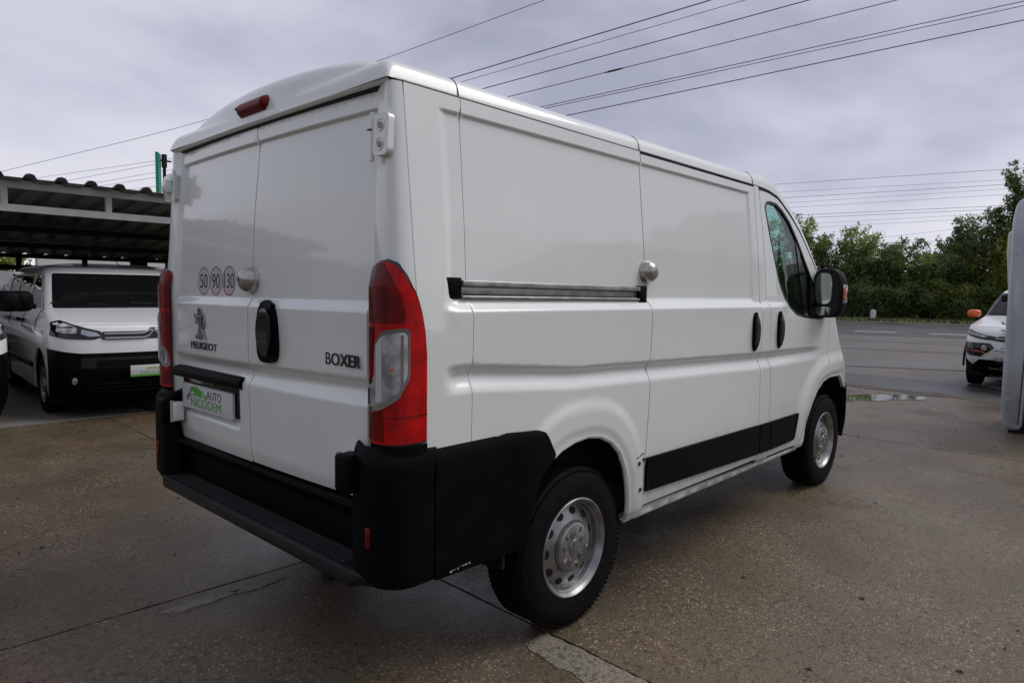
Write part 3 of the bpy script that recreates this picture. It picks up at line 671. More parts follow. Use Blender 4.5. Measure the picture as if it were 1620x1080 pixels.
# tail lamps wrap the corner
def lampF(left, off=0):
    P = [(-.934, .136), (-.952, .126), (-.960, .090), (-.957, .050), (-.942, .012), (-.910, -.005), (-.87, -.007), (-.820, .000)]
    T = [0, .03, .08, .132, .180, .225, .270, .345]
    def g(t, z):
        x = ip(t, T, [p[0] for p in P]); y = ip(t, T, [p[1] for p in P])
        b = ip(z, [.9, 1.1, 1.4, 1.49], [0, 0, .0, .022]); return (x+b, y, z)
    def f(t, z):
        s_ = [g(min(.345, max(0, t+d)), z) for d in (-.012, -.006, 0, .006, .012)]; p = [sum(q[i] for q in s_)/5 for i in range(3)]
        return (p[0], W-p[1] if left else p[1], z)
    return f
LT = .333
OUT = [(.0, 1.452), (.012, 1.466), (.06, 1.480), (.125, 1.487), (.170, 1.476), (.215, 1.440), (.262, 1.388), (.300, 1.325), (.322, 1.265), (LT, 1.19), (LT, .912), (.0, .903)]
def inset(P, d):
    n = len(P); o = []; A = sum(P[i-1][0]*P[i][1]-P[i][0]*P[i-1][1] for i in range(n)); s_ = 1 if A > 0 else -1
    for i in range(n):
        p = Vector(P[i]); e1 = (p-Vector(P[i-1])).normalized(); e2 = (Vector(P[(i+1) % n])-p).normalized()
        n1 = Vector((-e1.y, e1.x))*s_; n2 = Vector((-e2.y, e2.x))*s_; b = (n1+n2); b = b/max(.5, b.length_squared/2)/1 if b.length > 0 else n1
        q = p+b*d; o.append((q.x, q.y))
    return o
for lf in (False, True):
    Fl = lampF(lf); tw = (-1, .6 if lf else -.6, 0)
    us = np.arange(.006, .34, .012)
    base = panel('tail_lamp', OUT, Fl, M['gloss_black'], van, us=us, du=.04, nd=.02, off=0, thick=.02, toward=tw)
    def lens(name, P, m, off, th=.004): return panel(name, P, Fl, M[m], base, us=us, du=.03, nd=.012, off=off, thick=th, toward=tw)
    body_ = inset(OUT, .009)
    lens('red_lens', body_, 'red', .006, .008)
    lens('dark_lens', rnd([(.012, 1.448), (.06, 1.468), (.112, 1.474), (.150, 1.44), (.195, 1.39), (.215, 1.33), (.215, 1.292), (.012, 1.292)], .012, 3), 'red_dark', .0085)
    lens('dark_lens', rnd([(.012, 1.278), (.085, 1.278), (.072, 1.20), (.066, 1.13), (.035, 1.085), (.012, 1.085)], .01, 3), 'red_dark', .0085)
    lens('dark_lens', [(.014, 1.030), (.03, .995), (.13, 1.03), (.135, .925), (.014, .925)], 'red_dark', .0085)
    clear = rnd([(.232, 1.278), (.130, 1.268), (.088, 1.225), (.086, 1.12), (.030, 1.10), (.014, 1.02), (.030, 1.008), (.125, 1.022), (.190, 1.056), (.232, 1.12)], .02, 4)
    lens('lamp_rim', clear, 'chrome', .009)
    lens('clear_lens', rnd([(.222, 1.266), (.138, 1.256), (.098, 1.218), (.096, 1.110), (.040, 1.090), (.024, 1.026), (.120, 1.036), (.180, 1.066), (.222, 1.126)], .02, 4), 'clear', .0115)
    lens('lens_rib', [(.103, 1.045), (.103, 1.225), (.132, 1.25), (.132, 1.05)], 'film', .0135)
    lens('lens_rib', [(.045, 1.035), (.045, 1.085), (.060, 1.09), (.060, 1.037)], 'chrome_dark', .0135)
    lens('lens_rib', [(.200, 1.09), (.200, 1.255), (.208, 1.255), (.208, 1.095)], 'chrome', .0135)
    lens('amber_spot', supere(.17, 1.150, .007, .005, 2, 0, 2*pi, 12)[:-1], 'amber', .0135)
    lens('lens_seam', [(.14, 1.0), (.14, 1.003), (.322, 1.006), (.322, 1.003)], 'red_dark', .0095, .002)
# high brake light
hb = MB(); V = []
for i, t in enumerate(np.linspace(-1, 1, 15)):
    y = YC+.02+.118*t; z = 2.108; r = .033*(1-max(0, abs(t)-.9)*5); xx = -.892
    for k in range(12):
        a = 2*pi*k/12; V.append((xx+cos(a)*r*1.1, y, z+sin(a)*r*(.95)))
hb.add(V, [(i*12+k, i*12+(k+1) % 12, (i+1)*12+(k+1) % 12, (i+1)*12+k) for i in range(14) for k in range(12)]+[tuple(range(12)), tuple(range(14*12, 15*12))])
hbo = hb.build('high_brake_light', M['brake'], van, True, 50)
for t in (-.86, .86): lathe('screw_hole', [(0, .006), (.004, .006), (.004, 0)], (-.9270, YC+.02+.118*t, 2.111), M['seal'], hbo, (-1, 0, .1), 10)

# rear bumper: corner columns, side pieces, step
def colF(lf):
    P = [(-.935, .215), (-.968, .205), (-.992, .165), (-.998, .10), (-.990, .045), (-.960, .004), (-.915, -.014), (-.80, -.012)]
    T = [0, .035, .09, .155, .212, .27, .32, .435]
    def f(t, z):
        p = [0, 0]
        for d in (-.014, -.007, 0, .007, .014):
            tt = min(.435, max(0, t+d)); p[0] += ip(tt, T, [q[0] for q in P])/5; p[1] += ip(tt, T, [q[1] for q in P])/5
        b = ip(z, [.44, .48, .8, .865, .885, .905], [.035, .0, 0, .004, .014, .034]); return (p[0]+b, (W-p[1]-b*.6) if lf else p[1]+b*.6, z)
    return f
bump = empty('rear_bumper', (0, 0, 0), 0, van)
for lf in (False, True):
    tw = (-1, .7 if lf else -.7, 0.1)
    panel('bumper_corner', [(0, .45), (0, .898), (.435, .905), (.435, .45), (.12, .455)], colF(lf), M['black'], bump, us=np.arange(.01, .43, .015), vs=[.37, .38, .4, .42, .5, .6, .7, .8, .84, .87, .88, .89, .9], nd=.03, thick=.06, toward=tw)
    F_ = (lambda x, z: (x, W+.012-ip(z, [.42, .46, .84, .872, .9], [.03, 0, 0, .006, .02]), z)) if lf else (lambda x, z: (x, -.012-.014*sm((x+.48)/.15)+ip(z, [.42, .46, .84, .872, .9], [.03, 0, 0, .006, .02]), z))
    so = rnd([(-.797, .902), (-.310, .880), (-.262, .866), (-.205, .772), (-.212, .757), (-.285, .700), (-.335, .60), (-.36, .48), (-.372, .435), (-.797, .445)], .014, 4)
    panel('bumper_side', so, F_, M['black'], bump, du=.05, vs=[.44, .46, .5, .6, .7, .8, .84, .855, .872, .885], nd=.02, thick=.06, toward=(0, 1 if lf else -1, 0))
    panel('bumper_cap', [(0, .875), (0, .909), (.333, .909), (.333, .875)], lampF(lf), M['black'], bump, us=np.arange(.01, .33, .02), du=.03, nd=.02, off=.003, thick=.05, toward=tw)
    # hinge cover block on the column, with the white lower hinge beside it
    y0 = .150 if not lf else W-.150-.082
    boxp('hinge_cover', (-1.022, y0, .745), (-.95, y0+.082, .868), M['black'], bump, .012)
    yy = .232 if not lf else W-.232-.050
    hh = boxp('hinge', (-.985, yy, .768), (-.94, yy+.050, .856), M['white'], ldoor if lf else rdoor, .006)
    MB().tube([(-.986, yy+.025, .764), (-.986, yy+.025, .862)], .009, 10).build('hinge_pin', M['galv'], hh, True)
    rr = .080 if not lf else W-.080-.018
    boxp('reflector', (-1.001, rr-.010, .585), (-.985, rr+.012, .652), M['red_dark'], bump, .004)
# dark lower apron beneath the doors and the tread step
ap = MB(); V = []; prof = [(-.915, .690), (-.948, .686), (-.952, .672), (-.925, .655), (-.905, .62), (-.900, .50)]
for y in (.19, YC-.004, YC+.004, W-.19):
    for (x, z) in prof: V.append((x, y, z-(.012*(y-.19)/(W-.38))))
F = [(i*6+j, (i+1)*6+j, (i+1)*6+j+1, i*6+j+1) for i in (0, 2) for j in range(5)]; ap.add(V, F)
ap.build('door_apron', M['black'], bump)
boxp('bumper_core', (-.90, .19, .42), (-.80, W-.19, .69), M['dark'], bump)
sp = MB(); V = []; prof = [(-.895, .497), (-.985, .497), (-1.000, .492), (-1.008, .478), (-1.008, .450), (-.998, .436), (-.96, .425), (-.90, .42)]
ys2 = [.10, .14, .18, W-.18, W-.14, W-.10]; dx2 = [.03, .012, 0, 0, .012, .03]
for y, dx in zip(ys2, dx2):
    for (x, z) in prof: V.append((x+dx*(1 if x < -.93 else 0), y, z-dx*.25))
V = [(x, y, z if not (abs(y-YC) > .8 and z < .47) else z+.025) for x, y, z in V]; n = 8; sp.add(V, [(i*n+j, (i+1)*n+j, (i+1)*n+j+1, i*n+j+1) for i in range(5) for j in range(n-1)]+[tuple(range(8)), tuple(range(40, 48))])
step = sp.build('step', M['step'], bump, True, 30)
tr = MB()
for i in range(6):
    x = -.980+i*.0135; tr.tube([(x, .225+.002*i, .4985), (x, W-.215, .4985)], .0030, 6)
    tr.box((x+.0045, .225, .495), (x+.0095, W-.215, .4972))
tr.build('tread_strip', M['step'], step, True)
MB().tube([(-.985, .185, .4975), (-1.001, .185, .492), (-1.009, .185, .478), (-1.009, .185, .440)], .002, 5).build('step_seam', M['seal'], step)
# scuffs low on the side piece
scf = MB()
for i in range(9):
    x = -.735+i*.011+random.uniform(-.003, .003); scf.box((x, -.0135, .462+random.uniform(-.004, .004)+i*.0008), (x+random.uniform(.003, .009), -.0118, .4645+i*.0008))
scf.build('scuff_mark', M['film'], bump)

# underside, added to deepen the ground shade: spare wheel, axle, exhaust, mud flaps
lathe('spare_wheel', [(-.09, .20), (-.10, .30), (0, .33), (.10, .30), (.09, .20), (.02, .18), (.02, 0)], (-.40, YC, .36), M['tyre'], van, (0, 0, 1), 40)
MB().tube([(0, .25, .33), (0, W-.25, .33)], .05, 10).build('rear_axle', M['dark'], van, True)
MB().tube([(-.88, .52, .34), (-.55, .50, .33), (-.3, .52, .36), (.3, .6, .33), (2.4, .62, .30)], .032, 10).build('exhaust_pipe', M['dark'], van, True)
MB().tube([(.5, .62, .31), (1.2, .62, .31)], .09, 14).build('silencer', M['dark'], van, True)
for y0 in (.045, W-.36): boxp('mud_flap', (-.425, y0, .36), (-.412, y0+.315, .70), M['dark'], van)
boxp('shade_pan', (-.80, .40, .37), (-.40, W-.40, .43), M['dark'], van); boxp('shade_pan', (.40, .16, .27), (2.4, W-.16, .42), M['dark'], van)  # low boxes added under the floor to darken the ground beneath the van
boxp('wheel_house', (-.42, .36, .34), (.42, .46, .8), M['dark'], van)
# wheels of the van
R = .335
for (x, nm) in ((0.006, 0), (3.0, 0)):
    make_wheel('wheel', (x, .135, R-.004), R, .20, van); make_wheel('wheel', (x, W-.135, R-.004), R, .20, van, 1)
# cab: windows, mirror, seats, dashboard
def WO(P, d): return inset(P, d)
gl = panel('window_seal', WIN, FR, M['seal'], fdoor, holes=[inset(WIN, .016)], du=.1, nd=.03, off=.001, thick=.02)
panel('window_glass', inset(WIN, .012), FR, M['glass'], fdoor, du=.08, nd=.05, off=-.008, thick=0)
panel('window_divider', [(2.345, 1.80), (2.40, 1.74), (2.50, 1.25), (2.425, 1.25)], FR, M['gloss_black'], fdoor, du=.05, nd=.05, off=-.004, thick=.03)
panel('mirror_triangle', [(2.50, 1.242), (2.56, 1.52), (2.60, 1.50), (2.785, 1.255), (2.74, 1.236)], FR, M['black'], fdoor, du=.05, nd=.04, off=.004, thick=.03)
mr_ = empty('side_mirror', (0, 0, 0), 0, fdoor)
V = []; F = []
sec = [(2.62, .90), (2.64, 1.0), (2.70, 1.0), (2.78, .93), (2.83, .75), (2.85, .4)]
O = supere(0, 0, 1, 1, 3.4, 0, 2*pi, 32)[:-1]
for (x, k) in sec:
    for (a, b) in O:
        yy = -.062+a*.092*k+(.010 if b > 0 else 0)*b; V.append((x, yy, 1.415+b*.168*k))
n = 32; F = [(i*n+j, i*n+(j+1) % n, (i+1)*n+(j+1) % n, (i+1)*n+j) for i in range(5) for j in range(n)]+[tuple(range(5*n, 6*n))]
mh = obj('mirror_housing', V, F, M['black'], fdoor, True, 50); bpy.data.objects.remove(mr_)
obj('mirror_backing', [(2.628, -.062+a*.085, 1.415+b*.158) for a, b in O], [tuple(range(n))], M['seal'], mh)
obj('mirror_glass', [(2.622-(a*.006), -.040+a*.052, 1.445+b*.105) for a, b in O], [tuple(range(n))], M['mirror'], mh)
obj('mirror_glass', [(2.622-(a*.006), -.040+a*.052, 1.292+b*.030) for a, b in O], [tuple(range(n))], M['mirror'], mh)
boxp('mirror_indicator', (2.655, -.166, 1.345), (2.72, -.148, 1.47), M['chrome'], mh, .006); boxp('indicator_lens', (2.650, -.170, 1.368), (2.70, -.155, 1.452), M['amber'], mh, .005)
a_ = MB(); a_.box((2.62, -.02, 1.26), (2.74, .06, 1.36)); a_.box((2.64, .0, 1.36), (2.74, .05, 1.46)); a_.build('mirror_arm', M['black'], mh, bevel=.01)
# same mirror on the far side, simple
m2 = mh.copy(); m2.data = mh.data.copy(); C.objects.link(m2); m2.parent = van; m2.data.transform(Matrix.Scale(-1, 4, (0, 1, 0))); m2.location = (0, W, 0)
for (y0) in (.32, 1.08):
    st_ = empty('cab_seat', (2.0, y0, .55), 0, van)
    boxp('seat_cushion', (-.02, 0, .25), (.48, .50, .42), M['seat'], st_, .05); 
    b_ = MB(); b_.add([(x+dz*-.12, y, z) for x in (-.06, .08) for y in (.02, .48) for z, dz in ((.40, 0), (1.0, 1))], [(0, 1, 3, 2), (4, 6, 7, 5), (0, 4, 5, 1), (2, 3, 7, 6), (0, 2, 6, 4), (1, 5, 7, 3)])
    b_.build('backrest', M['seat'], st_, bevel=.04); boxp('headrest', (-.14, .14, 1.02), (-.04, .36, 1.20), M['seat'], st_, .04)
db = MB(); db.add([(2.72, .12, .7), (2.66, .12, 1.12), (2.80, .12, 1.24), (3.15, .12, 1.20), (3.2, .12, .7), (2.72, W-.12, .7), (2.66, W-.12, 1.12), (2.80, W-.12, 1.24), (3.15, W-.12, 1.20), (3.2, W-.12, .7)],
    [(0, 1, 2, 3, 4), (5, 6, 7, 8, 9), (0, 1, 6, 5), (1, 2, 7, 6), (2, 3, 8, 7), (3, 4, 9, 8)]); db.build('dashboard', M['seat'], van)
lathe('steering_wheel', [(-.012, .19), (0, .20), (.012, .19), (0, .175), (-.012, .19)], (2.60, 1.35, 1.18), M['seal'], van, (-.9, 0, .5), 30)
boxp('bulkhead', (1.70, .12, .5), (1.76, W-.12, 2.0), M['seat'], van)
boxp('cab_floor', (1.75, .10, .50), (2.9, W-.10, .58), M['seat'], van)
panel('inner_door', [(1.88, .5), (1.88, 1.24), (2.8, 1.22), (2.8, .85), (2.5, .8), (2.35, .5)], lambda x, z: (x, .09, z), M['seat'], van, du=.4, nd=.4, thick=.02)

# ================================================================== GROUND, YARD, ROAD
def ground_mat(name, c0, c1, speck, rough=(.25, .6), scale=1.0, bump=.5, warm=(.14, .09, .05)):
    m = mat(name, c0, .5); n, l, b = nodes(m); t = n.new('ShaderNodeNewGeometry')
    def noise(s, d, r=.5):
        q = n.new('ShaderNodeTexNoise'); q.inputs['Scale'].default_value = s*scale; q.inputs['Detail'].default_value = d; q.inputs['Roughness'].default_value = r
        l.new(t.outputs['Position'], q.inputs[0]); return q
    def ramp(q, a, b_, c, d):
        r = n.new('ShaderNodeValToRGB'); r.color_ramp.elements[0].position = a; r.color_ramp.elements[1].position = b_
        r.color_ramp.elements[0].color = (*c, 1); r.color_ramp.elements[1].color = (*d, 1); l.new(q.outputs[0], r.inputs[0]); return r
    def mix(f, a, b_, ty='MIX'):
        x = n.new('ShaderNodeMixRGB'); x.blend_type = ty
        if isinstance(f, float): x.inputs[0].default_value = f
        else: l.new(f, x.inputs[0])
        for k, v in ((1, a), (2, b_)):
            if isinstance(v, tuple): x.inputs[k].default_value = (*v, 1)
            else: l.new(v, x.inputs[k])
        return x.outputs[0]
    big = noise(.55, 5, .55); base = ramp(big, .38, .62, c0, c1).outputs[0]
    wn = noise(1.3, 6, .65); wm = ramp(wn, .50, .66, (0, 0, 0), (1, 1, 1)).outputs[0]
    base = mix(wm, base, mix(.55, base, warm))
    # aggregate: small stones of varying colour
    v = n.new('ShaderNodeTexVoronoi'); v.inputs['Scale'].default_value = 95*scale; l.new(t.outputs['Position'], v.inputs[0])
    bw = n.new('ShaderNodeRGBToBW'); l.new(v.outputs['Color'], bw.inputs[0])
    st = n.new('ShaderNodeValToRGB'); st.color_ramp.elements[0].position = .60; st.color_ramp.elements[1].position = .86; l.new(bw.outputs[0], st.inputs[0])
    dn = n.new('ShaderNodeMapRange'); dn.inputs['From Min'].default_value = .35; dn.inputs['From Max'].default_value = .6; l.new(v.outputs['Distance'], dn.inputs[0]); dn.inputs['To Min'].default_value = 1; dn.inputs['To Max'].default_value = 0
    sm1 = n.new('ShaderNodeMath'); sm1.operation = 'MULTIPLY'; l.new(st.outputs[0], sm1.inputs[0]); l.new(dn.outputs[0], sm1.inputs[1])
    pn = ramp(noise(2.1, 4), .40, .62, (.08, .08, .08), (.75, .75, .75)); sm2 = n.new('ShaderNodeMath'); sm2.operation = 'MULTIPLY'; l.new(sm1.outputs[0], sm2.inputs[0]); l.new(pn.outputs[0], sm2.inputs[1])
    base = mix(sm2.outputs[0], base, speck)
    fine = noise(110, 4, .8); base = mix(.75, base, ramp(fine, .3, .72, (.22, .21, .19), (1.85, 1.8, 1.7)).outputs[0], 'MULTIPLY')
    v3 = n.new('ShaderNodeTexVoronoi'); v3.inputs['Scale'].default_value = 62*scale; l.new(t.outputs['Position'], v3.inputs[0])
    b3 = n.new('ShaderNodeRGBToBW'); l.new(v3.outputs['Color'], b3.inputs[0]); base = mix(ramp(b3, .14, .30, (.8, .8, .8), (0, 0, 0)).outputs[0], base, tuple(c*.40 for c in warm))
    # dark worn pits and smears stretched along the yard
    ms = n.new('ShaderNodeMapping'); ms.inputs['Scale'].default_value = (14*scale, 42*scale, 1); ms.inputs['Rotation'].default_value = (0, 0, .7); l.new(t.outputs['Position'], ms.inputs[0])
    q = n.new('ShaderNodeTexNoise'); q.inputs['Scale'].default_value = 1; q.inputs['Detail'].default_value = 5; q.inputs['Roughness'].default_value = .7; l.new(ms.outputs[0], q.inputs[0])
    base = mix(ramp(q, .56, .66, (0, 0, 0), (.75, .75, .75)).outputs[0], base, tuple(c*.45 for c in c0))
    # a few oil spots
    v2 = n.new('ShaderNodeTexVoronoi'); v2.inputs['Scale'].default_value = 1.1*scale; v2.inputs['Randomness'].default_value = 1; l.new(t.outputs['Position'], v2.inputs[0])
    ad = n.new('ShaderNodeMath'); ad.operation = 'MULTIPLY_ADD'; ad.inputs[1].default_value = .10; l.new(noise(11, 3).outputs[0], ad.inputs[0]); l.new(v2.outputs['Distance'], ad.inputs[2])
    base = mix(ramp(ad, .075, .10, (.8, .8, .8), (0, 0, 0)).outputs[0], base, (.012, .011, .010))
    l.new(base, b.inputs['Base Color'])
    rn = noise(.9, 6, .6); mr = n.new('ShaderNodeMapRange'); mr.inputs['From Min'].default_value = .36; mr.inputs['From Max'].default_value = .62
    mr.inputs['To Min'].default_value = rough[0]; mr.inputs['To Max'].default_value = rough[1]; l.new(rn.outputs[0], mr.inputs[0]); l.new(mr.outputs[0], b.inputs['Roughness'])
    hb_ = n.new('ShaderNodeMath'); hb_.operation = 'MULTIPLY_ADD'; hb_.inputs[1].default_value = .5; l.new(noise(60, 5, .7).outputs[0], hb_.inputs[0]); l.new(fine.outputs[0], hb_.inputs[2])
    hc_ = n.new('ShaderNodeMath'); hc_.operation = 'MULTIPLY_ADD'; hc_.inputs[1].default_value = .6; l.new(sm1.outputs[0], hc_.inputs[0]); l.new(hb_.outputs[0], hc_.inputs[2])
    bp = n.new('ShaderNodeBump'); bp.inputs['Strength'].default_value = bump; bp.inputs['Distance'].default_value = .012
    l.new(hc_.outputs[0], bp.inputs['Height']); l.new(bp.outputs[0], b.inputs['Normal']); b.inputs['Specular IOR Level'].default_value = .45
    return m
M['concrete'] = ground_mat('wet_aggregate_concrete', (.078, .058, .034), (.135, .106, .068), (.52, .42, .30), (.16, .50))
M['concrete2'] = ground_mat('pale_concrete', (.22, .205, .18), (.28, .265, .24), (.38, .36, .33), (.4, .65), warm=(.20, .18, .15))
M['mortar'] = ground_mat('pale_mortar', (.17, .15, .12), (.24, .215, .18), (.36, .33, .29), (.35, .6), warm=(.17, .14, .11))
M['asphalt'] = ground_mat('wet_asphalt', (.095, .085, .077), (.125, .112, .102), (.16, .15, .15), (.35, .6), .6, .4, (.11, .085, .07))
M['road'] = ground_mat('road_asphalt', (.042, .042, .045), (.055, .055, .058), (.12, .12, .12), (.3, .55), .5, .4, (.05, .048, .048))
M['soil'] = ground_mat('dark_soil', (.03, .027, .02), (.05, .045, .03), (.1, .09, .07), (.5, .8))
M['grass'] = noisy(mat('verge_grass', (.06, .08, .02), .8), 3, (.035, .055, .012), (.11, .12, .03), bump=.8, bump_scale=30, bd=.05)
M['line'] = noisy(mat('road_paint', (.5, .5, .5), .6), 6, (.36, .36, .35), (.55, .55, .54))
def sheet(name, P, z, m, kind='structure', parent=None):
    o = obj(name, [(x, y, z) for x, y in P], [tuple(range(len(P)))], m, parent)
    if kind: tag(o, None, None, None, kind)
    return o
tag(obj('ground', [(x, y, -.06) for x in (-400, 400) for y in (-400, 400)], [(0, 2, 3, 1)], M['soil']), None, None, None, 'structure')
yard = empty('concrete_yard', (-.125, 0, 0), -.035); tag(yard, 'wet exposed aggregate concrete yard laid in big slabs', None, None, 'structure')
def jag(P, d, amp):
    o = []
    for x, y in resample(P, d): o.append((x+random.uniform(-amp, amp), y+random.uniform(-amp, amp)))
    return o
def slab(name, P, z1, z0, m, par, amp=.0035, d=.12):
    P = jag(P, d, amp); n = len(P)
    return obj(name, [(x, y, z1) for x, y in P]+[(x, y, z0) for x, y in P], [tuple(range(n))]+[(i, n+i, n+(i+1) % n, (i+1) % n) for i in range(n)], m, par)
XB = [-13, -8, -4.9, 0, 5.03+.12, 9.15]; YB = [-14, -8.5, -3.9, 1.42, 6.46]
for i in range(5):
    for j in range(4):
        g = .006; slab('slab', [(XB[i]+g, YB[j]+g), (XB[i+1]-g, YB[j]+g), (XB[i+1]-g, YB[j+1]-g), (XB[i]+g, YB[j+1]-g)], 0, -.05, M['concrete'], yard)
def crack(x0, y0, a, n):
    L_ = []; R_ = []; x, y = x0, y0
    for i in range(n):
        a += random.uniform(-.45, .45)*.6; x += cos(a)*.07; y += sin(a)*.07; k = random.uniform(.0006, .0018)*(1-i/n*.6); L_.append((x-sin(a)*k, y+cos(a)*k)); R_.append((x+sin(a)*k, y-cos(a)*k))
    obj('crack', [(px_, py_, .0012) for px_, py_ in L_+R_[::-1]], [(i, i+1, 2*n-2-i, 2*n-1-i) for i in range(n-1)], M['dark'], yard)
for q in ((-1.9, 2.2, .3, 34), (-3.6, 3.1, -.2, 40), (-.9, 4.2, .9, 26), (5.6, .9, -.7, 30), (6.4, -.5, 1.2, 24), (-1.6, .8, -1.2, 16)): crack(*q)
# pale repair strip beside the joint and small mortar patches
slab('repair_strip', [(-.155, .05), (-.012, .07), (-.012, -.95), (-.19, -.95), (-.20, -.5), (-.17, -.2)], .003, -.01, M['mortar'], yard, .012, .04)
def blob(cx, cy, rx_, ry_, n=26, amp=.25):
    ph = [random.uniform(0, 6) for _ in range(3)]
    return [(cx+rx_*cos(2*pi*k/n)*(1+amp*sin(3*2*pi*k/n+ph[0])*.5+amp*sin(5*2*pi*k/n+ph[1])*.5), cy+ry_*sin(2*pi*k/n)*(1+amp*sin(2*2*pi*k/n+ph[2])*.5)) for k in range(n)]
slab('mortar_patch', blob(-.93, 1.31, .16, .035), .002, -.01, M['mortar'], yard, .006, .03)
slab('mortar_patch', blob(-.66, 1.335, .12, .06), .002, -.01, M['mortar'], yard, .006, .03)
floor2 = empty('carport_floor', (-.125, 0, 0), -.035); tag(floor2, 'pale concrete floor under the carport', None, None, 'structure')
for (a, b) in ((-9, -4.9), (-4.9, .42), (.43, 5.1), (5.11, 9.15)):
    for (c, d) in ((6.47, 9.6), (9.61, 14.5)):
        slab('slab', [(a, c), (b, c), (b, d), (a, d)], .004 if b < 1 else -.0, -.05, M['concrete2'] if b < 1 else M['concrete'], floor2)
# lay-by, cracked seams and the main road
def P_(x, y): return (x, y)
sheet('layby', [(9.1, -60), (9.0, 60), (26.5, 60), (26.5-.0, -60)], -.010, M['asphalt'])
rr = lambda x0, y: x0-.22*(y-5)
sheet('wet_strip', [(9.05, -20), (10.5, -20), (10.9, 0), (11.3, 3), (11.8, 20), (9.05, 20)], -.006, M['road'])
sheet('road', [(rr(25.4, -120), -120), (rr(41.9, -120), -120), (rr(41.9, 160), 160), (rr(25.4, 160), 160)], -.004, M['road'])
def crackline(name, pts, wd, m, z):
    L_ = []; R_ = []
    for (x, y) in resample(pts, .25, False)+[pts[-1]]:
        a = random.uniform(-.04, .04); k = wd*random.uniform(.35, 1.3); L_.append((x+a-k, y)); R_.append((x+a+k, y))
    P = L_+R_[::-1]; n = len(L_); V = [(x, y, z) for x, y in P]; F = [(i, i+1, 2*n-2-i, 2*n-1-i) for i in range(n-1)]
    return tag(obj(name, V, F, m), None, None, None, 'structure')
crackline('road_crack', [(14.1, -3), (13.6, .2), (13.3, .9), (12.9, 1.8), (12.5, 2.7), (11.9, 4.6), (11.2, 8)], .09, M['soil'], -.005)
crackline('road_crack', [(18.9, -3), (18.4, 1), (18.0, 2.4), (17.5, 4.5), (16.8, 9)], .07, M['soil'], -.005)
crackline('road_crack', [(22.4, -3), (21.9, 2), (21.2, 7)], .05, M['soil'], -.005)
crackline('wet_gravel_edge', [(8.86, -4), (8.92, -1), (9.05, .5), (9.25, 2.2), (9.3, 6)], .22, M['soil'], .004)
lines = empty('lane_marking', (0, 0, 0)); tag(lines, 'broken white centre line painted on the main road', None, None, 'structure')
for k in range(-6, 9):
    y0 = 5.6-2.55*k; x0 = rr(28.35, y0)
    sheet('dash', [(rr(28.1, y0), y0), (rr(28.5, y0), y0), (rr(28.5, y0+1.45), y0+1.45), (rr(28.1, y0+1.45), y0+1.45)], .001, M['line'], None, lines)
sheet('edge_line', [(rr(40.9, -60), -60), (rr(41.1, -60), -60), (rr(41.1, 90), 90), (rr(40.9, 90), 90)], .001, M['line'], None, lines)
V = []; F = []
for i, y in enumerate(np.arange(-60, 110, 1.0)):
    for j, (d, z) in enumerate(((41.8, 0), (43.0, .06), (46, .16), (60, .3), (110, .5))): V.append((rr(d, y)+random.uniform(-.08, .08), y, z+random.uniform(-.03, .03)))
ny = len(np.arange(-60, 110, 1.0)); F = [(i*5+j, (i+1)*5+j, (i+1)*5+j+1, i*5+j+1) for i in range(ny-1) for j in range(4)]
tag(obj('verge', V, F, M['grass'], None, True), None, None, None, 'structure')
# grass tufts on the verge
gv = []; gf = []
for i in range(2600):
    y = random.uniform(-2, 24); x = rr(random.uniform(41.8, 46.5), y); z = .05; h = random.uniform(.06, .22); a = random.uniform(0, pi); k = len(gv); c, s_ = cos(a)*.05, sin(a)*.05
    gv += [(x-c, y-s_, z-.05), (x+c, y+s_, z-.05), (x+c*.3+random.uniform(-.06, .06), y+s_*.3, z+h)]; gf.append((k, k+1, k+2))
tag(obj('verge_grass', gv, gf, M['grass']), None, None, None, 'stuff')
# puddle
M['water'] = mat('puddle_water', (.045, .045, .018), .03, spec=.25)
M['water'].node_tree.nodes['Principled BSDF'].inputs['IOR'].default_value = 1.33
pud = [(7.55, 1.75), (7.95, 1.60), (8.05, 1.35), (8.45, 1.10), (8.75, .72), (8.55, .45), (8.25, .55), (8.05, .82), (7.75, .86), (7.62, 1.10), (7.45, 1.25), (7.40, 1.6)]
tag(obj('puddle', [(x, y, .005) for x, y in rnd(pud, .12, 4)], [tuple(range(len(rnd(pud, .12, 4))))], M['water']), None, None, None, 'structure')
# dead leaves and pebbles on the yard
M['leaf_litter'] = mat('dead_leaf', (.03, .022, .014), .8); M['pebble'] = mat('pebble', (.26, .22, .18), .6)
lv = []; lf_ = []
for i in range(150):
    d = random.uniform(1.2, 9); a = radians(random.uniform(2, 85)); x, y = -2.2+d*cos(a), -1.65+d*sin(a)
    if -1.05 < x < 4 and -.02 < y < 1.95: continue
    r = random.uniform(.006, .022); t = random.uniform(0, pi); k = len(lv)
    for (p, q, z) in ((-1, 0, .001), (-.2, -.5, .004+r*.2), (1, .1, .002), (.1, .5, .006)): lv.append((x+r*(p*cos(t)-q*sin(t)), y+r*(p*sin(t)+q*cos(t)), z))
    lf_.append((k, k+1, k+2, k+3))
tag(obj('leaf_litter', lv, lf_, M['leaf_litter']), None, None, None, 'stuff')
lv = []; lf_ = []
for i in range(900):
    d = 1.0+8*random.random()**1.6; a = radians(random.uniform(0, 90)); x, y = -2.2+d*cos(a), -1.65+d*sin(a); r = random.uniform(.0015, .0045); k = len(lv)
    if x > 8.9 or y > 6.3: continue
    lv += [(x+r, y, .0), (x, y+r, .0), (x-r, y, .0), (x, y-r, .0), (x, y, r*.9)]; lf_ += [(k, k+1, k+4), (k+1, k+2, k+4), (k+2, k+3, k+4), (k+3, k, k+4)]
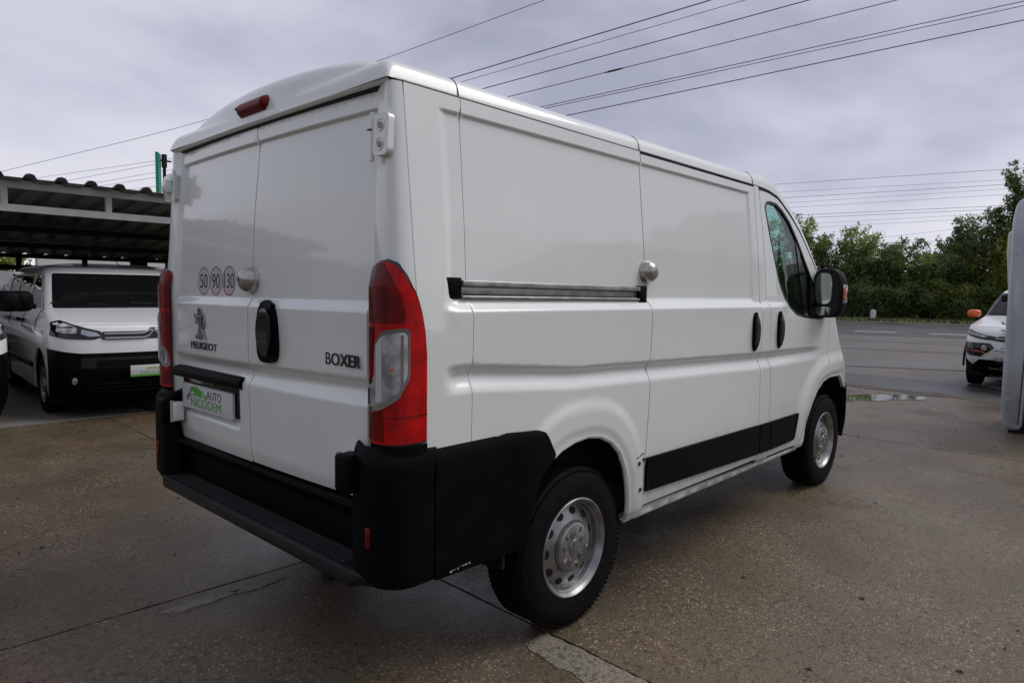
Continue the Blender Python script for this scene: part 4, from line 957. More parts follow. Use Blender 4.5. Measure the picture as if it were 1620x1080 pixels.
tag(obj('loose_grit', lv, lf_, M['pebble']), None, None, None, 'stuff')

# ================================================================== HILLS BEHIND THE CAMERA
M['hill'] = noisy(mat('wooded_hill', (.04, .06, .03), .9), .12, (.025, .04, .018), (.07, .09, .045))
V = []; F = []; n = 0; from mathutils import noise as mn
az = np.linspace(radians(95), radians(338), 240)
for a in az:
    h = 8.5+3.0*mn.noise((cos(a)*4, sin(a)*4, 0))+2.0*mn.noise((a*14, 0, 3))+.9*mn.noise((a*60, 1, 0))
    h *= 1+.9*math.exp(-((((math.degrees(a)-335)+180) % 360-180)/16)**2)
    for (r, k) in ((62, 0), (66, .75), (70, 1.0), (90, .9), (140, .5)): V.append((r*cos(a), r*sin(a), h*k-.05))
F = [(i*5+j, (i+1)*5+j, (i+1)*5+j+1, i*5+j+1) for i in range(len(az)-1) for j in range(4)]
tag(obj('hills', V, F, M['hill'], None, False), None, None, None, 'structure')

# ================================================================== TREES BEYOND THE ROAD
M['bark'] = noisy(mat('bark', (.06, .05, .04), .9), 4, (.035, .03, .022), (.09, .075, .06))
def leafmat(name, a, b):
    m = noisy(mat(name, a, .55), .9, a, b, .35, .65, 3); n, l, bs = nodes(m)
    bs.inputs['Subsurface Weight'].default_value = 0; tr_ = n.new('ShaderNodeBsdfTranslucent'); mx_ = n.new('ShaderNodeMixShader'); mx_.inputs[0].default_value = .55
    l.new(bs.inputs['Base Color'].links[0].from_socket, tr_.inputs[0]); o = [x for x in n if x.type == 'OUTPUT_MATERIAL'][0]
    l.new(bs.outputs[0], mx_.inputs[1]); l.new(tr_.outputs[0], mx_.inputs[2]); l.new(mx_.outputs[0], o.inputs[0]); return m
LM = [leafmat('willow_leaf', (.17, .24, .05), (.33, .42, .12)), leafmat('dark_leaf', (.08, .12, .03), (.15, .21, .06)), leafmat('yellowish_leaf', (.18, .21, .035), (.32, .34, .07)), leafmat('blue_green_leaf', (.11, .16, .05), (.22, .28, .11))]
def leaves(name, clumps, nl, size, m, parent, rng, drop=0, flat_=1.):
    """many small leaf-shaped quads scattered through clumps (x, y, z, radius)"""
    cl = np.array(clumps); w_ = cl[:, 3]**2; idx = rng.choice(len(cl), nl, p=w_/w_.sum()); c = cl[idx]
    d = rng.normal(size=(nl, 3)); d /= np.linalg.norm(d, axis=1)[:, None]; r = rng.random(nl)**.45
    p = c[:, :3]+d*(r*c[:, 3])[:, None]*np.array([1, 1, flat_]); p[:, 2] -= drop*rng.random(nl)*r
    a = rng.normal(size=(nl, 3)); a /= np.linalg.norm(a, axis=1)[:, None]; b = np.cross(a, rng.normal(size=(nl, 3))); b /= np.linalg.norm(b, axis=1)[:, None]
    s = size*(.6+.8*rng.random(nl))[:, None]; p[:, 2] = np.maximum(p[:, 2], .05)
    V = np.stack([p-a*s, p+b*s*.42, p+a*s, p-b*s*.42], 1).reshape(-1, 3); F = np.arange(nl*4).reshape(-1, 4)
    me = bpy.data.meshes.new(name); me.vertices.add(nl*4); me.vertices.foreach_set('co', V.ravel()); me.loops.add(nl*4); me.loops.foreach_set('vertex_index', F.ravel())
    me.polygons.add(nl); me.polygons.foreach_set('loop_start', np.arange(0, nl*4, 4)); me.update(calc_edges=True); me.validate(); return link(name, me, m, parent)
def tree(name, x, y, h, r, style, label, lm, nl=5200, size=.085, z0=.1, seed=0, bare=.16):
    rng = np.random.default_rng(100+seed); t = empty(name, (x, y, z0)); tag(t, label, 'tree', 'trees beyond the road')
    mb = MB(); pts = [(0, 0, -.2)]; cx, cy = 0, 0
    for k in range(1, 7): cx += rng.normal()*.09; cy += rng.normal()*.09; pts.append((cx, cy, h*.82*k/6))
    mb.tube(pts, [.13*(1-.13*k)*h/6 for k in range(7)], 7); mb.build('trunk', M['bark'], t, True)
    clumps = []; lb = MB(); nb = 22
    for k in range(nb):
        f = bare+(1-bare)*(k+.5)/nb*.96; zc = h*f*.93; a = rng.random()*2*pi
        env = r*(sin(min(1, (f+.10)/1.0)*pi*.80)**.7+.12) if style != 'spire' else r*(1.05-f)**.8
        L_ = env*(.45+.55*rng.random()); bx, by = float(np.interp(zc*.8, [p[2] for p in pts], [p[0] for p in pts])), float(np.interp(zc*.8, [p[2] for p in pts], [p[1] for p in pts]))
        e_ = (bx+cos(a)*L_, by+sin(a)*L_, zc+L_*.3); mid = ((bx+e_[0])/2, (by+e_[1])/2, zc*.86+L_*.2)
        lb.tube([(bx, by, zc*.72), mid, e_], [.05, .03, .012], 5, False)
        clumps.append((*e_, .30+.32*rng.random())); clumps.append((*mid, .45+.4*rng.random()))
        for _ in range(3): clumps.append((e_[0]+rng.normal()*.35, e_[1]+rng.normal()*.35, e_[2]+rng.normal()*.28+.12, .14+.2*rng.random()))
    for _ in range(10): clumps.append((cx+rng.normal()*.35*r*.5, cy+rng.normal()*.35*r*.5, h*(.88+.13*rng.random()), .12+.16*rng.random()))
    lb.build('limbs', M['bark'], t, True); leaves('crown', clumps, nl, size, LM[lm], t, rng, drop=.35 if style == 'willow' else .1)
    return t
TR = [(46.3, 18.6, 6.9, 2.3, 'willow', 0, 'pale willow-like tree beside the van mirror, farthest left of the row'), (46.2, 16.0, 7.1, 1.8, 'willow', 0, 'tall feathery light green tree showing just right of the van windscreen'),
      (46.0, 14.1, 5.6, 1.7, 'willow', 1, 'dark rounded tree directly above the van side mirror'), (46.2, 12.7, 6.3, 1.5, 'willow', 0, 'feathery light green tree with a leaning top right of the mirror'),
      (45.8, 11.3, 4.7, 1.6, 'willow', 3, 'dark bushy tree behind the white marker stone'), (46.2, 9.9, 5.2, 1.5, 'willow', 1, 'dense dark green tree right of the marker stone'),
      (46.0, 8.7, 4.2, 1.4, 'willow', 0, 'low rounded green tree in the dip of the tree line'), (46.4, 7.7, 4.9, 1.3, 'willow', 3, 'loose green tree with gaps near the middle of the row'),
      (46.0, 6.7, 6.3, 1.1, 'spire', 3, 'slender pointed tree with open crown left of the white car'), (46.6, 5.7, 6.9, 1.5, 'willow', 3, 'open branched tree above the orange mirrored car'),
      (46.0, 4.5, 5.6, 1.5, 'willow', 2, 'yellowish green tree behind the white car'), (46.8, 4.3, 9.6, 2.1, 'spire', 1, 'tallest tree of the row, dark and partly behind the grey panel')]
for i, (x, y, h, r, st_, lm, lab) in enumerate(TR): tree('tree', x+.6-.2*(y-10), y, h*.99, r, st_, lab, lm, seed=i, nl=10500 if h < 8 else 14000)
rng = np.random.default_rng(5)
BL = ['low dark bush at the road verge under the leftmost trees', 'bush left of the white marker stone', 'rounded bush right behind the marker stone', 'low spreading green bush right of the marker stone', 'yellow green bush in the middle of the verge', 'dense low bush under the slender tree', 'yellowish bush just left of the white car', 'low bush behind the white car', 'bush at the foot of the tallest tree']
for i, y in enumerate([17.3, 14.9, 12.9, 11.2, 9.3, 7.6, 6.3, 5.0, 3.4]):
    b = empty('bush', (45.2-.2*(y-10), y, .1)); tag(b, BL[i], 'bush', 'bushes along the verge')
    cl = [(rng.normal()*.25, rng.normal()*.75, .35+rng.random()*1.5, .35+.3*rng.random()) for _ in range(26)]
    mb = MB()
    for c in cl[:8]: mb.tube([(0, 0, -.1), (c[0]*.5, c[1]*.5, c[2]*.6), (c[0], c[1], c[2])], [.03, .02, .01], 5, False)
    mb.build('stems', M['bark'], b, True); leaves('foliage', cl, 6500, .09, LM[[1, 1, 1, 3, 1, 1, 2, 1, 1][i]], b, rng, .2)
# dark mass of undergrowth behind the row
cl = [(46.9-.2*(y-10)+rng.normal()*.4, y, .4+rng.random()*2.2, .7) for y in np.arange(-2, 24, .28) for _ in range(2)]
tag(leaves('undergrowth', cl, 30000, .17, LM[1], None, rng), None, None, None, 'stuff')
st_ = MB(); pr = [(-.02, .16), (.50, .16), (.58, .14), (.62, .09), (.63, 0)]
ms_ = lathe('marker_stone', [(z, r) for z, r in pr], (43.4, 10.55, .02), noisy(mat('white_stone', (.6, .6, .6), .7), 5, (.5, .5, .49), (.68, .68, .67)), None, (0, 0, 1), 20)
tag(ms_, 'small white marker stone on the grass verge across the road', 'marker stone')

# ================================================================== OVERHEAD WIRES
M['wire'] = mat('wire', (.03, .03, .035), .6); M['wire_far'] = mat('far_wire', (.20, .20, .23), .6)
def wire(pts, r, label, grp, m='wire', sag=.0):
    P = [Vector(p) for p in pts]
    d0 = (P[0]-P[1]).normalized(); d1 = (P[-1]-P[-2]).normalized(); P = [P[0]+d0*12]+P+[P[-1]+d1*12]
    Q = []
    for i in range(len(P)-1):
        for k in range(6):
            t = k/6; a, b, c, d = P[max(0, i-1)], P[i], P[i+1], P[min(len(P)-1, i+2)]
            Q.append(.5*((2*b)+(c-a)*t+(2*a-5*b+4*c-d)*t*t+(3*b-a-3*c+d)*t**3))
    Q.append(P[-1]); return tag(MB().tube(Q, r, 6).build('overhead_wire', M[m], None, True), label, 'wire', grp)
NW = [([[4.48, 35.81, 6.43], [9.39, 26.32, 8.05], [12.28, 18.95, 9.42], [14.28, 12.51, 10.47]], .009, 'single overhead wire climbing from above the carport over the van roof'),
      ([[14.56, 16.47, 9.09], [16.85, 8.26, 10.1]], .016, 'uppermost thick wire above the van side, second from the left'), ([[15.49, 16.96, 9.27], [18.54, 7.96, 10.55]], .009, 'thin wire right beneath the uppermost thick wire'),
      ([[16.04, 16.35, 9.03], [19.9, 6.5, 10.58]], .015, 'plain dark wire left of the one with a splice'), ([[17.34, 16.43, 9.0], [21.75, 4.52, 10.61]], .013, 'overhead wire carrying a short dark splice'),
      ([[18.18, 15.48, 8.61], [25.7, 1.81, 11.06]], .013, 'upper wire of the close pair at the right'), ([[19.1, 15.99, 8.84], [26.97, 1.96, 11.35]], .012, 'lower wire of the close pair at the right'), ([[18.8, 14.79, 8.28], [25.68, 1.77, 10.45]], .016, 'lowest of the near wires, dark and thick')]
for p, r, lab in NW: wire(p, r, lab, 'wires above the van')
a, b = Vector((17.34, 16.43, 9.0)), Vector((21.75, 4.52, 10.61)); sp_ = MB(); sp_.tube([a.lerp(b, .265), a.lerp(b, .28), a.lerp(b, .31), a.lerp(b, .325)], [.015, .035, .035, .015], 8)
tag(sp_.build('wire_splice', M['wire'], None, True), 'short dark splice sleeve on an overhead wire', 'splice')
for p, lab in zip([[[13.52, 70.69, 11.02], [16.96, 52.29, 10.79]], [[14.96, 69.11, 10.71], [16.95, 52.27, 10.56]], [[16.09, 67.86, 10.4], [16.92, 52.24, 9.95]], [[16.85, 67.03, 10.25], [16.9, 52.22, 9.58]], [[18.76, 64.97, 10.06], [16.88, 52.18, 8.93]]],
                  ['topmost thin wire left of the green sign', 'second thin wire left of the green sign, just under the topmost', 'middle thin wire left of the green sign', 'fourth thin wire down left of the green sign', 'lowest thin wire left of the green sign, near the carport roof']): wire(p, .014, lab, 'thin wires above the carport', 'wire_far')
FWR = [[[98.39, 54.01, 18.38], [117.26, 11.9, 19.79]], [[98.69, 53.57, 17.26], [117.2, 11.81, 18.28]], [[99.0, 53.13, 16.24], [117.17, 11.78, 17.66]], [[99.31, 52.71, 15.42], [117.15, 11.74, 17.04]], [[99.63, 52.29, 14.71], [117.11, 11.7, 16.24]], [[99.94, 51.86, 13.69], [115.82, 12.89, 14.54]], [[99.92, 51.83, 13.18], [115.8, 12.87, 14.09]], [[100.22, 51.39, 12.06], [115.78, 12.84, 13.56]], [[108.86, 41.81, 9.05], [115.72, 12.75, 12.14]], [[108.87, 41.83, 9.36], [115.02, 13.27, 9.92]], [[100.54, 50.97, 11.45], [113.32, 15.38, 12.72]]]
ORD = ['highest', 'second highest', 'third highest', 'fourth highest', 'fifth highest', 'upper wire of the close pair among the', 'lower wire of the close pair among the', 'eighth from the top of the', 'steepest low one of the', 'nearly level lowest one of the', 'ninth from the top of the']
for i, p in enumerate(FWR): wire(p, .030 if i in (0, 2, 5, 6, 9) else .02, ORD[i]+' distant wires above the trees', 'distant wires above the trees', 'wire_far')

# ================================================================== CARPORT
cp = empty('carport', (0, 7.6, 0)); tag(cp, 'open carport with corrugated roof and white steel truss over the parked vans', 'carport')
def cbox(name, a, b, m): return boxp(name, (a[0], a[1]-7.6, a[2]), (b[0], b[1]-7.6, b[2]), m, cp)
cbox('top_chord', (-6, 7.56, 2.475), (3.6, 7.64, 2.563), M['galv']); cbox('bottom_chord', (-6, 7.56, 2.215), (3.6, 7.64, 2.293), M['galv'])
for x in (-4.66, -3.63, -2.6, -1.57, -.54, .49, 1.52, 2.55, 3.5): cbox('truss_upright', (x-.02, 7.565, 2.29), (x+.045, 7.635, 2.478), M['galv'])
for x in (-5.9, 3.5): cbox('post', (x, 7.55, 0), (x+.1, 7.65, 2.22), M['galv'])
for x in (-2.6, -.58, .46, 1.42, 2.30, 3.3): cbox('back_post', (x-.035, 12.06, 0), (x+.035, 12.14, 1.96), M['dark'])
cbox('back_post', (2.18, 12.0, 0), (2.42, 12.2, 1.96), M['dark'])
def rz(y): return 2.565-(y-7.4)*(2.565-1.905)/(12.3-7.4)
for y in (8.6, 9.8, 11.0): cbox('purlin', (-6, y-.03, rz(y)-.10), (3.6, y+.03, rz(y)-.02), M['dark'])
cbox('back_beam', (-6, 12.06, rz(12.1)-.07), (3.6, 12.14, rz(12.1)-.003), M['dark']); cbox('back_rail', (-6, 12.07, 1.66), (3.6, 12.13, 1.745), M['dark'])
RS = .298; me0 = None; x = -5.94+.08
k = 0
while x < 3.4:
    xs = []; nr = 3
    for r_ in range(nr):
        o_ = x+r_*RS; xs += [(o_, 0), (o_+.11, 0), (o_+.135, .045), (o_+.175, .055), (o_+.215, .045), (o_+.24, 0)]
    xs.append((x+nr*RS+.01, 0)); V = []
    for y in (7.38, 12.3):
        for (a, dz) in xs: V.append((a, y-7.6, rz(y)+dz+.002))
    for y in (7.38, 12.3):
        for (a, dz) in xs: V.append((a, y-7.6, rz(y)+dz-.002))
    n = len(xs); F = [(i, i+1, n+i+1, n+i) for i in range(n-1)]+[(2*n+i, 3*n+i, 3*n+i+1, 2*n+i+1) for i in range(n-1)]+[(i, 2*n+i, 2*n+i+1, i+1) for i in range(n-1)]+[(n+i, n+i+1, 3*n+i+1, 3*n+i) for i in range(n-1)]
    obj('roof_sheet', V, F, M['sheet'], cp); x += nr*RS; k += 1
# things at the back of the carport
fn = empty('back_fence', (0, 13.2, 0)); tag(fn, 'dark sheet fence along the back of the carport', 'fence')
for i in range(7): boxp('fence_panel', (-5+i*1.3, -.02, 0), (-5+i*1.3+1.28, .02, 1.66), M['gloss_black'] if False else M['sheet'], fn)
bn = empty('banner', (-.35, 12.98, 0)); tag(bn, 'grey white vinyl advertising banner reading AUTO behind the parked vans', 'banner')
M['vinyl'] = noisy(mat('vinyl_banner', (.6, .6, .64), .25), 1.2, (.50, .51, .55), (.66, .67, .70), bump=.25, bump_scale=1.6, bd=.2)
V = []; F = []; nx_ = 30
for i in range(nx_+1):
    for j in range(9): V.append((-1.2+i*3.0/nx_, .03*mn.noise((i*.35, j*.5, 0)), .55+j*1.1/8))
F = [(i*9+j, (i+1)*9+j, (i+1)*9+j+1, i*9+j+1) for i in range(nx_) for j in range(8)]
obj('banner_sheet', V, F, M['vinyl'], bn, True)
text('banner_lettering', 'AUTO', M['print_swoosh'], bn, (.55, -.037, 1.30), (1, 0, 0), (0, 0, 1), .42, .11, .004, offs=.01)
for (x0, z0, w_) in ((1.08, 1.50, .20), (1.08, 1.46, .22)): boxp('print_line', (x0-.25, -.037, z0), (x0-.25+w_, -.033, z0+.012), M['print_grey'], bn)
boxp('banner_edge', (1.10, -.037, 1.38), (1.115, -.033, 1.64), M['print_swoosh'], bn)
wl = boxp('white_wall', (1.42, 15.4, 0), (5.5, 15.6, 2.6), noisy(mat('whitewash', (.6, .6, .58), .8), 2, (.55, .54, .52), (.66, .65, .63)), None); tag(wl, 'white rendered wall glimpsed through the gap under the carport roof', 'wall')
hd = empty('hedge', (0, 15.2, 0)); tag(hd, 'yellow green hedge glimpsed through the gap at the back of the carport', 'hedge')
cl = [(rng.uniform(-4.5, 1.25), rng.normal()*.15, rng.uniform(.3, 2.2), .3) for _ in range(110)]
M['hedge_leaf'] = leafmat('hedge_leaf', (.16, .19, .02), (.30, .33, .05)); leaves('foliage', cl, 14000, .06, M['hedge_leaf'], hd, rng)
rk = empty('wire_rack', (-.30, 10.6, 0)); tag(rk, 'small pale metal rack standing between the two parked vans', 'rack')
boxp('shelf', (-.16, 0, .96), (.16, .3, 1.02), M['plate'], rk); boxp('shelf', (-.16, 0, .55), (.16, .3, .57), M['galv'], rk); boxp('shelf', (-.16, 0, .86), (.16, .3, .88), M['plate'], rk)
for (x_, y_) in ((-.15, .01), (.15, .01), (-.15, .29), (.15, .29)): MB().tube([(x_, y_, 0), (x_, y_, .98)], .012, 6).build('leg', M['galv'], rk)
# green sign on its pole
gs = empty('green_sign', (3.36, 14.0, 0)); tag(gs, 'narrow upright green sign on a dark pole behind the carport', 'sign')
sgn_ = boxp('sign_board', (-.17, -.03, 3.20), (.17, .03, 4.27), M['green_sign'], gs); sgn_.rotation_euler = (0, 0, radians(62))
MB().tube([(.16, .1, 0), (.16, .1, 4.25)], .035, 8).build('pole', M['dark'], gs, True)
bk = MB(); bk.box((.0, .07, 4.13), (.30, .13, 4.16)); bk.box((.12, .05, 4.0), (.2, .15, 4.28)); bk.build('bracket', M['dark'], gs)

# ================================================================== PARKED VANS UNDER THE CARPORT
def rings(FY, HW, D, n=3.):
    def F(X, z):
        hw = HW(z); t = min(.9995, abs(X)/hw); return (X if abs(X) < hw else math.copysign(hw, X), FY(z)+D(z)*(1-(1-t**n)**(1/n)), z)
    def Fs(s, z):                                # s in -1..1 runs round the front with even spacing
        a = s*pi/2; hw = HW(z); return (hw*math.copysign(abs(sin(a))**(2/n), s), FY(z)+D(z)*(1-abs(cos(a))**(2/n)), z)
    def inv(X, z): return math.copysign(math.asin(min(1, abs(X)/HW(z))**(n/2))/(pi/2), X)
    return F, Fs, inv
def parked_van(loc, rzz, label):
    v = empty('parked_van', loc, rzz); tag(v, label, 'van', 'white vans parked under the carport'); w2 = M['white2']
    FY = lambda z: ip(z, [.12, .2, .32, .5, .70, .76, .86, .97, 1.01, 1.06, 1.105, 1.14, 1.35, 1.56, 1.62, 1.66], [.16, .08, .0, -.03, -.01, 0, .02, .07, .15, .40, .66, .90, 1.16, 1.48, 1.72, 2.1])
    HW = lambda z: ip(z, [.1, .3, .9, 1.0, 1.08, 1.14, 1.35, 1.56, 1.62, 1.66], [.88, .91, .92, .90, .87, .84, .80, .745, .70, .61])
    D = lambda z: ip(z, [.1, .9, 1.05, 1.17, 1.6], [.50, .50, .42, .34, .28])
    F, Fs, inv = rings(FY, HW, D); tw = (0, -1, .2)
    def P(pts): return [(inv(x, z), z) for x, z in pts]
    S1 = .999; us = np.arange(-.97, .98, .045)
    panel('front_bumper', [(-S1, .14), (S1, .14), (S1, .74), (.80, .735), (.45, .70), (-.45, .70), (-.80, .735), (-S1, .74)], Fs, M['black'], v, us=us, vs=np.arange(.18, .72, .06), nd=.05, toward=tw, thick=.03)
    panel('front_panel', [(-S1, .745), (-.80, .74), (-.45, .705), (.45, .705), (.80, .74), (S1, .745), (S1, 1.0), (.9, .99), (-.9, .99), (-S1, 1.0)], Fs, w2, v, us=us, vs=np.arange(.75, 1.0, .03), nd=.05, toward=tw)
    panel('bonnet', [(-.93, .995), (.93, .995), (.93, 1.135), (-.93, 1.135)], Fs, w2, v, us=us, vs=np.arange(1.0, 1.135, .008), nd=.05, toward=(0, -.5, 1))
    panel('wing', [(-S1, .99), (-.935, .99), (-.935, 1.14), (-S1, 1.14)], Fs, w2, v, us=[-.96, -.98], vs=np.arange(1.0, 1.14, .012), nd=.03, toward=(-.6, -.5, .6))
    panel('wing', [(S1, .99), (.935, .99), (.935, 1.14), (S1, 1.14)], Fs, w2, v, us=[.96, .98], vs=np.arange(1.0, 1.14, .012), nd=.03, toward=(.6, -.5, .6))
    panel('windscreen', [(-.66, 1.15), (.66, 1.15), (.66, 1.545), (-.66, 1.545)], Fs, M['glass_dark'], v, us=us, vs=np.arange(1.2, 1.54, .04), nd=.05, toward=tw, off=-.004)
    panel('windscreen_frame', [(-S1, 1.14), (S1, 1.14), (S1, 1.655), (-S1, 1.655)], Fs, w2, v, holes=[rnd([(-.68, 1.148), (.68, 1.148), (.67, 1.55), (-.67, 1.55)], .04, 4)], us=us, vs=[1.3, 1.45, 1.57, 1.6, 1.62, 1.635, 1.645], nd=.04, toward=(0, -.7, .7))
    panel('windscreen_surround', rnd([(-.68, 1.148), (.68, 1.148), (.67, 1.55), (-.67, 1.55)], .04, 4), Fs, M['gloss_black'], v, holes=[rnd([(-.64, 1.17), (.64, 1.17), (.63, 1.535), (-.63, 1.535)], .05, 4)], us=us, vs=np.arange(1.2, 1.54, .05), nd=.04, off=.001, toward=tw)
    boxp('cabin_dark', (-.70, 1.55, .5), (.70, 4.3, 1.5), M['dark'], v)
    dsh = MB(); dsh.add([(-.72, 1.12, 1.14), (.72, 1.12, 1.14), (.72, 1.55, 1.16), (-.72, 1.55, 1.16)], [(0, 1, 2, 3)]); dsh.build('dash_top', M['seat'], v)
    # roof
    V = []; n = 12
    for i in range(9):
        y = 1.9+i*.33
        for j in range(n+1):
            t = -1+2*j/n; V.append((t*.64, y, 1.655+.03*(1-t**4)+.008*sin(i/8*pi)))
    obj('roof', V, [(i*(n+1)+j, (i+1)*(n+1)+j, (i+1)*(n+1)+j+1, i*(n+1)+j+1) for i in range(8) for j in range(n)], w2, v, True)
    LEN = 4.45
    for sd_ in (-1, 1):
        FS = lambda y, z, q=sd_: (q*(HW(z)+(.006 if z < .9 else 0)), y, z)
        arch = supere(.92, .32, .39, .40, 2.2, 0, pi, 24); arch2 = supere(3.66, .32, .38, .40, 2.2, 0, pi, 24)
        fr = [(FY(z)+D(z), z) for z in (1.655, 1.62, 1.56, 1.35, 1.17, 1.13, 1.08, 1.02, .97, .80, .60)]
        ol = fr+[(.53, .34), (.55, .24)]+[(.53, .34)][:0]+arch[::-1][1:]+[(1.33, .24)]+[(3.26, .24)]+arch2[::-1][1:-1]+[(4.05, .26), (LEN, .30), (LEN+.03, .9), (LEN-.05, 1.4), (LEN-.2, 1.655)]
        w1 = rnd([(1.12, 1.14), (2.10, 1.14), (2.10, 1.53), (1.62, 1.53)], .05, 4); w3 = rnd([(2.24, 1.14), (3.25, 1.14), (3.25, 1.53), (2.24, 1.53)], .05, 4); w4 = rnd([(3.38, 1.14), (4.15, 1.15), (4.05, 1.52), (3.38, 1.53)], .05, 4)
        sp_ = panel('side_panel', ol, FS, w2, v, holes=[w1, w3, w4], du=.12, vs=[.3, .45, .6, .75, .9, .95, 1.0, 1.05, 1.1, 1.14, 1.2, 1.3, 1.4, 1.55, 1.59, 1.62, 1.64], nd=.06, toward=(sd_, 0, .1))
        for q in (w1, w3, w4): panel('side_window', q, FS, M['glass_dark'], v, du=.2, nd=.08, off=-.006, thick=0, toward=(sd_, 0, 0))
        for yy in (1.20, 2.17, 3.32): MB().tube([(sd_*(HW(z)+.002), yy+(.0 if z < 1.1 else (z-1.1)*.0), z) for z in (.30, .6, .9, 1.0, 1.12)], .004, 4).build('door_seam', M['seal'], v)
        for yy in (2.0, 2.35): boxp('door_handle', (sd_*.92-.02, yy, .97), (sd_*.92+.02, yy+.13, 1.0), M['black'], v, .006)
        MB().tube([(sd_*(HW(.55)+.012), 1.38, .50), (sd_*(HW(.55)+.012), 3.2, .50)], .03, 8).build('rub_strip', M['black'], v, True)
        mb = MB(); Vm = []
        for (yy, k) in ((1.02, .72), (1.05, .96), (1.12, 1), (1.17, .8)):
            for (a, b) in supere(0, 0, 1, 1, 3.5, 0, 2*pi, 20)[:-1]: Vm.append((sd_*(1.045+a*.115*k), yy, 1.225+b*.115*k))
        mb.add(Vm, [(i*20+j, i*20+(j+1) % 20, (i+1)*20+(j+1) % 20, (i+1)*20+j) for i in range(3) for j in range(20)]+[tuple(range(20)), tuple(range(60, 80))]); mm = mb.build('side_mirror', M['black'], v, True, 50)
        boxp('mirror_arm', (sd_*.85-.06, 1.06, 1.14), (sd_*.97+.03, 1.15, 1.20), M['black'], mm, .01)
        hl = P([(sd_*.905, .885), (sd_*.88, 1.015), (sd_*.80, 1.035), (sd_*.70, .99), (sd_*.50, .93), (sd_*.455, .875), (sd_*.58, .845), (sd_*.80, .855)])
        hp = panel('headlight', rnd(hl, .01, 3), Fs, M['gloss_black'], v, du=.05, nd=.03, off=.006, toward=tw)
        panel('headlight_lens', rnd(P([(sd_*.86, .93), (sd_*.84, 1.0), (sd_*.78, 1.005), (sd_*.70, .965), (sd_*.70, .91), (sd_*.80, .905)]), .01, 3), Fs, M['clear'], hp, du=.03, nd=.02, off=.009, thick=.004, toward=tw)
        panel('headlight_lens', rnd(P([(sd_*.66, .95), (sd_*.54, .915), (sd_*.50, .88), (sd_*.60, .872), (sd_*.67, .90)]), .008, 3), Fs, M['chrome'], hp, du=.03, nd=.02, off=.009, thick=.004, toward=tw)
        panel('fog_lamp', supere(inv(sd_*.74, .42), .42, .03, .035, 2, 0, 2*pi, 20)[:-1], Fs, M['clear'], v, du=.03, nd=.02, off=.008, toward=tw)
        for yw in (.92, 3.66): make_wheel('wheel', (sd_*.80, yw, .308), .31, .19, v, 1, True, .195).rotation_euler = (0, 0, -pi/2 if sd_ > 0 else pi/2)
    boxp('underbody', (-.78, .25, .18), (.78, 4.3, .5), M['dark'], v)
    for (cy_) in (.92, 3.66):
        for sd_ in (-1, 1): boxp('arch_liner', (min(sd_*.45, sd_*.60), cy_-.42, .2), (max(sd_*.45, sd_*.60), cy_+.42, .74), M['dark'], v)
    # chevron grille: dark slot with two chrome bars that peak in the middle
    panel('grille', P([(-.50, .845), (.50, .845), (.48, .925), (-.48, .925)]), Fs, M['gloss_black'], v, du=.05, nd=.03, off=.004, toward=tw)
    def chev(z0, up):
        pts = [(-.47, z0), (-.10, z0), (-.055, z0+.018), (0, z0+up), (.055, z0+.018), (.10, z0), (.47, z0)]
        Q = resample(pts, .03, False)+[pts[-1]]; MB().tube([Vector(F(x, min(z, .96)))+Vector((0, -.014, 0)) for x, z in Q], .011, 6).build('chrome_bar', M['chrome'], v, True)
    chev(.905, .075); chev(.858, .075)
    panel('lower_grille', rnd([(-.45, .55), (.45, .55), (.45, .66), (-.45, .66)], .03, 3), Fs, M['dark'], v, du=.05, nd=.04, off=.003, toward=tw)
    for z in (.575, .60, .625): MB().tube([Vector(F(x, z))+Vector((0, -.01, 0)) for x in np.linspace(-.55, .55, 12)], .006, 5).build('grille_slat', M['black'], v)
    for z in (.30, .34, .38): MB().tube([Vector(F(x, z))+Vector((0, -.006, 0)) for x in np.linspace(-.60, .60, 12)], .007, 5).build('grille_slat', M['black'], v)
    np_ = boxp('number_plate', (-.26, -.062, .445), (.26, -.047, .565), M['plate'], v, .003); boxp('plate_band', (-.26, -.0645, .446), (.26, -.0615, .468), M['print_green'], np_)
    flat('plate_car_print', [(x*.9+.02, z*.5-.01) for x, z in car], noisy(mat('lime_print', (.35, .45, .05), .5), 4, (.30, .38, .05), (.40, .48, .10)), np_, (-.20, -.0625, .50), (1, 0, 0), (0, 0, 1), .001)
    boxp('plate_lime_panel', (.02, -.0632, .47), (.255, -.0618, .560), bpy.data.materials['lime_print'], np_)
    text('plate_lettering', 'NICODEM', M['print_green'], np_, (-.16, -.0625, .475), (1, 0, 0), (0, 0, 1), .30, .030, .001)
    lathe('washer_jet', [(0, .008), (.008, .006), (.01, 0)], (-.05, .82, 1.160), M['seal'], v, (0, 0, 1), 8)
    MB().tube([(.10, 1.85, 1.665), (.07, 2.15, 1.80)], .005, 5).build('aerial', M['seal'], v)
    ws = MB(); ws.tube([Vector(Fs(-.1, 1.19))+Vector((0, -.02, 0)), Vector(Fs(-.72, 1.21))+Vector((0, -.02, 0))], .008, 5); ws.tube([Vector(Fs(.62, 1.19))+Vector((0, -.02, 0)), Vector(Fs(.0, 1.21))+Vector((0, -.02, 0))], .008, 5); w_ = ws.build('wiper', M['seal'], v); w_['kind'] = 'stuff'
    return v
v1 = parked_van((.52, 6.22, 0), -.07, 'white van with chevron grille and green banded plate parked under the carport, right one')
v2_ = copy_tree(v1); v2_.location = (-1.64, 6.30, 0); v2_.rotation_euler = (0, 0, -.03); v2_['label'] = 'white van cut off by the left edge of the photo, only its headlight corner showing'

